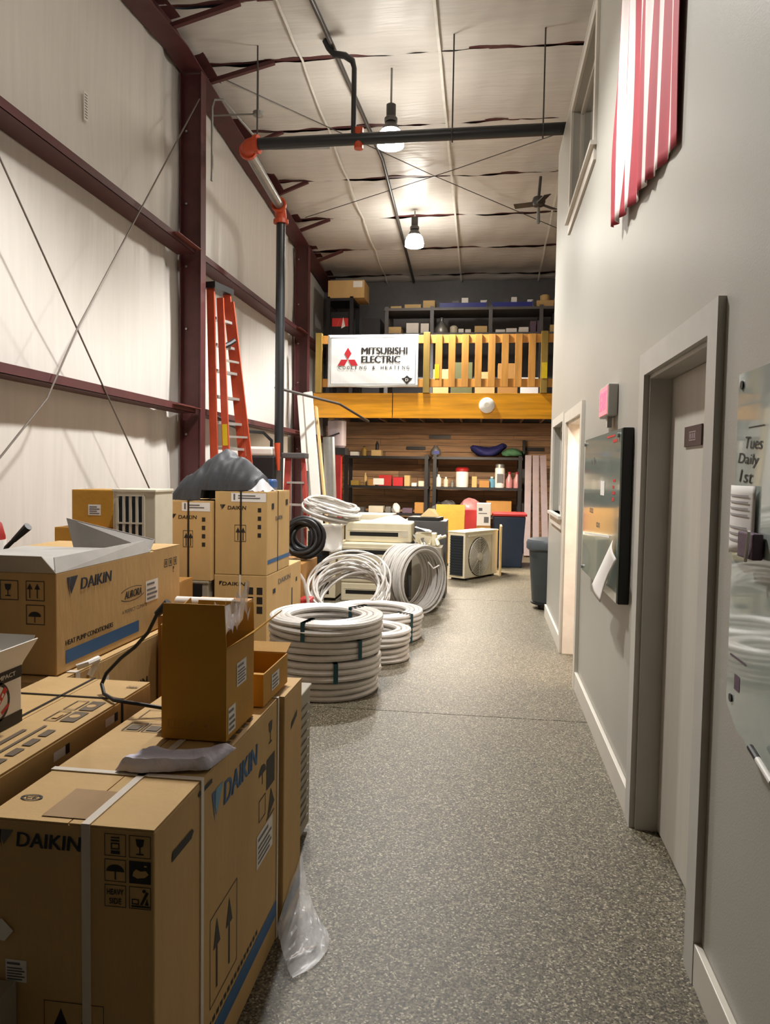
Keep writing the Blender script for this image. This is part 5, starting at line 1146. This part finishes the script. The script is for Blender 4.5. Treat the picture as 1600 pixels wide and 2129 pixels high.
def hp(u, v):      # tip at the top, curling away from the board
    a = Vector((.628, 3.80, 1.28)).lerp(Vector((.60, 4.27, .985)), v); b = Vector((.622, 3.64, 1.2)).lerp(Vector((.585, 3.86, .955)), v)
    q = a.lerp(b, u); q.y += .05 * math.sin(3.14 * v) * u; q.x -= .012 * math.sin(3.14 * u); return q
o = MB().grid(hp, 12, 12).build('hanging_paper', M['paper'], None, (.62, 4.0, .95), smooth=True, solid=.0015); tag(o, 'curled white paper hanging off the lower near corner of the framed glass board', 'paper')
# door sign
t = thing('door_sign', 'small dark brown sign with a pale symbol on the near door', 'sign', (XR + .093, 3.03, 1.72), world=True)
MB().box((XR + .088, 2.91, 1.72), (XR + .0945, 3.15, 1.80)).build('plate', M['brownsign'], t, bevel=.001)
f = Face((XR + .088, 3.15, 1.72), (0, -1, 0), (0, 0, 1), .0008); f.frame(.075, .022, .165, .058, .004).rect(.085, .03, .1, .05).rect(.112, .03, .127, .05).rect(.139, .03, .154, .05).go('symbol', M['mauve'], t)
# near glass board
t = thing('glass_board', 'clear frameless glass board on stand-offs at the right edge, papers and writing on it', 'board', (.66, 1.6, .9), world=True)
pts = [(2.075, 1.00), (2.075, 1.87), (1.1, 1.87), (1.1, .93), (1.9, .93), (1.93, .945), (1.99, .95)]
n = len(pts); MB().add([(.652, y, z) for y, z in pts] + [(.658, y, z) for y, z in pts], [tuple(range(n)), tuple(range(n, 2 * n))[::-1]] + [(i, n + i, n + (i + 1) % n, (i + 1) % n) for i in range(n)]).build('glass_pane', M['glassw'], t)
for y, z in ((2.045, 1.84), (2.035, 1.02), (1.2, 1.84), (1.2, 1.0)): MB().lathe([(.011, 0), (.012, .05)], (.648, y, z), 14, axis='x').build('standoff', M['rack'], t)
f = Face((.652, 2.075, .93), (0, -1, 0), (0, 0, 1), .001)
f.text('Tues', .07, .745, .12, .03, .0, .2, -.05).text('Daily', .02, .70, .15, .035, .0, .2, -.05).text('1st', .035, .66, .1, .032, .0, .2, -.05).rect(.09, .795, .2, .798); f.go('writing', M['ink'], t, 'black marker handwriting')
f.rect(.06, .12, .1, .16).rect(.02, .2, .14, .205).go('purple_writing', M['purple'], t)
o = MB().grid(lambda u, v: (.648 - .02 * math.sin(u * 3.0) * (1 - .3 * v) , 2.09 - .19 * u, 1.40 + .18 * v + .02 * u * (1 - v)), 12, 8).build('printed_sheet', M['paper'], None, (.64, 2.0, 1.42), smooth=True, solid=.001); tag(o, 'white printed sheet curling off the near glass board', 'paper')
f = Face((.6475, 2.09, 1.415), (0, -1, 0), (0, 0, 1)); pm = MB()
for i in range(8):
    if i in (3,): continue
    z0 = 1.44 + i * .016; pm.grid(lambda u, v: (.6455 - .02 * math.sin((.12 + u * .75) * 3.0) * (1 - .3 * (z0 - 1.415) / .165), 2.09 - .19 * (.12 + u * .75), z0 + v * .005), 8, 1)
o2 = pm.build('sheet_print', M['faintink'], None); o2.parent = o; o2.location = (-.64, -2.0, -1.42)
t = thing('marker_cup', 'small purple-brown magnetic marker cup with a pen on the near glass board', 'cup', (.63, 1.9, 1.40), world=True)
MB().box((.622, 1.84, 1.405), (.648, 1.945, 1.468)).build('cup', M['purple'], t, bevel=.004); MB().tube([(.618, 1.87, 1.40), (.612, 1.835, 1.475)], .004, 8).build('pen', M['paper'], t)
t = thing('marker_pens', 'black and white marker pen at the lower edge of the near glass board', 'marker', (.64, 1.78, .945), world=True)
MB().tube([(.63, 1.82, .965), (.63, 1.77, .955)], .008, 10).build('cap', M['rubber'], t); MB().tube([(.63, 1.77, .955), (.63, 1.68, .937)], .0075, 10).build('barrel', M['white'], t)
# flag
def flagf(u, v):
    y = 4.27 - 1.28 * u; z = 2.96 - .10 * u + (5.0 - 2.96 + .1 * u) * v
    am = .017 * (1.1 - .75 * u) * (1 - .3 * v)
    x = .676 + .015 * u - am * (1 + math.sin(u * 40 + 2.2 * math.sin(v * 3.4 + u * 3) + v * 3 + 2 * math.sin(u * 9))) - .006 * math.sin(u * 13 + v * 4)
    return (x, y + .012 * math.sin(v * 5 + u * 20), z)
t = thing('flag', 'red and white striped flag hanging in folds on the right wall', 'flag', (.66, 3.6, 2.95), world=True)
NU, NV = 130, 40; mb = MB(); mb.grid(flagf, NU, NV)
for i in range(NU):
    st = int((i + .5) / NU * 13)
    for j in range(NV):
        canton = (st >= 6 and (j + .5) / NV > .62); mb.m[i * NV + j] = 2 if canton else (0 if st % 2 == 0 else 1)
mb.build('cloth', [M['flagr'], M['flagw'], M['flagb']], t, smooth=True, solid=.002)
MB().tube([(.64, 4.32, 5.0), (.64, 2.94, 5.0)], .012, 10).build('rod', M['galv'], t)
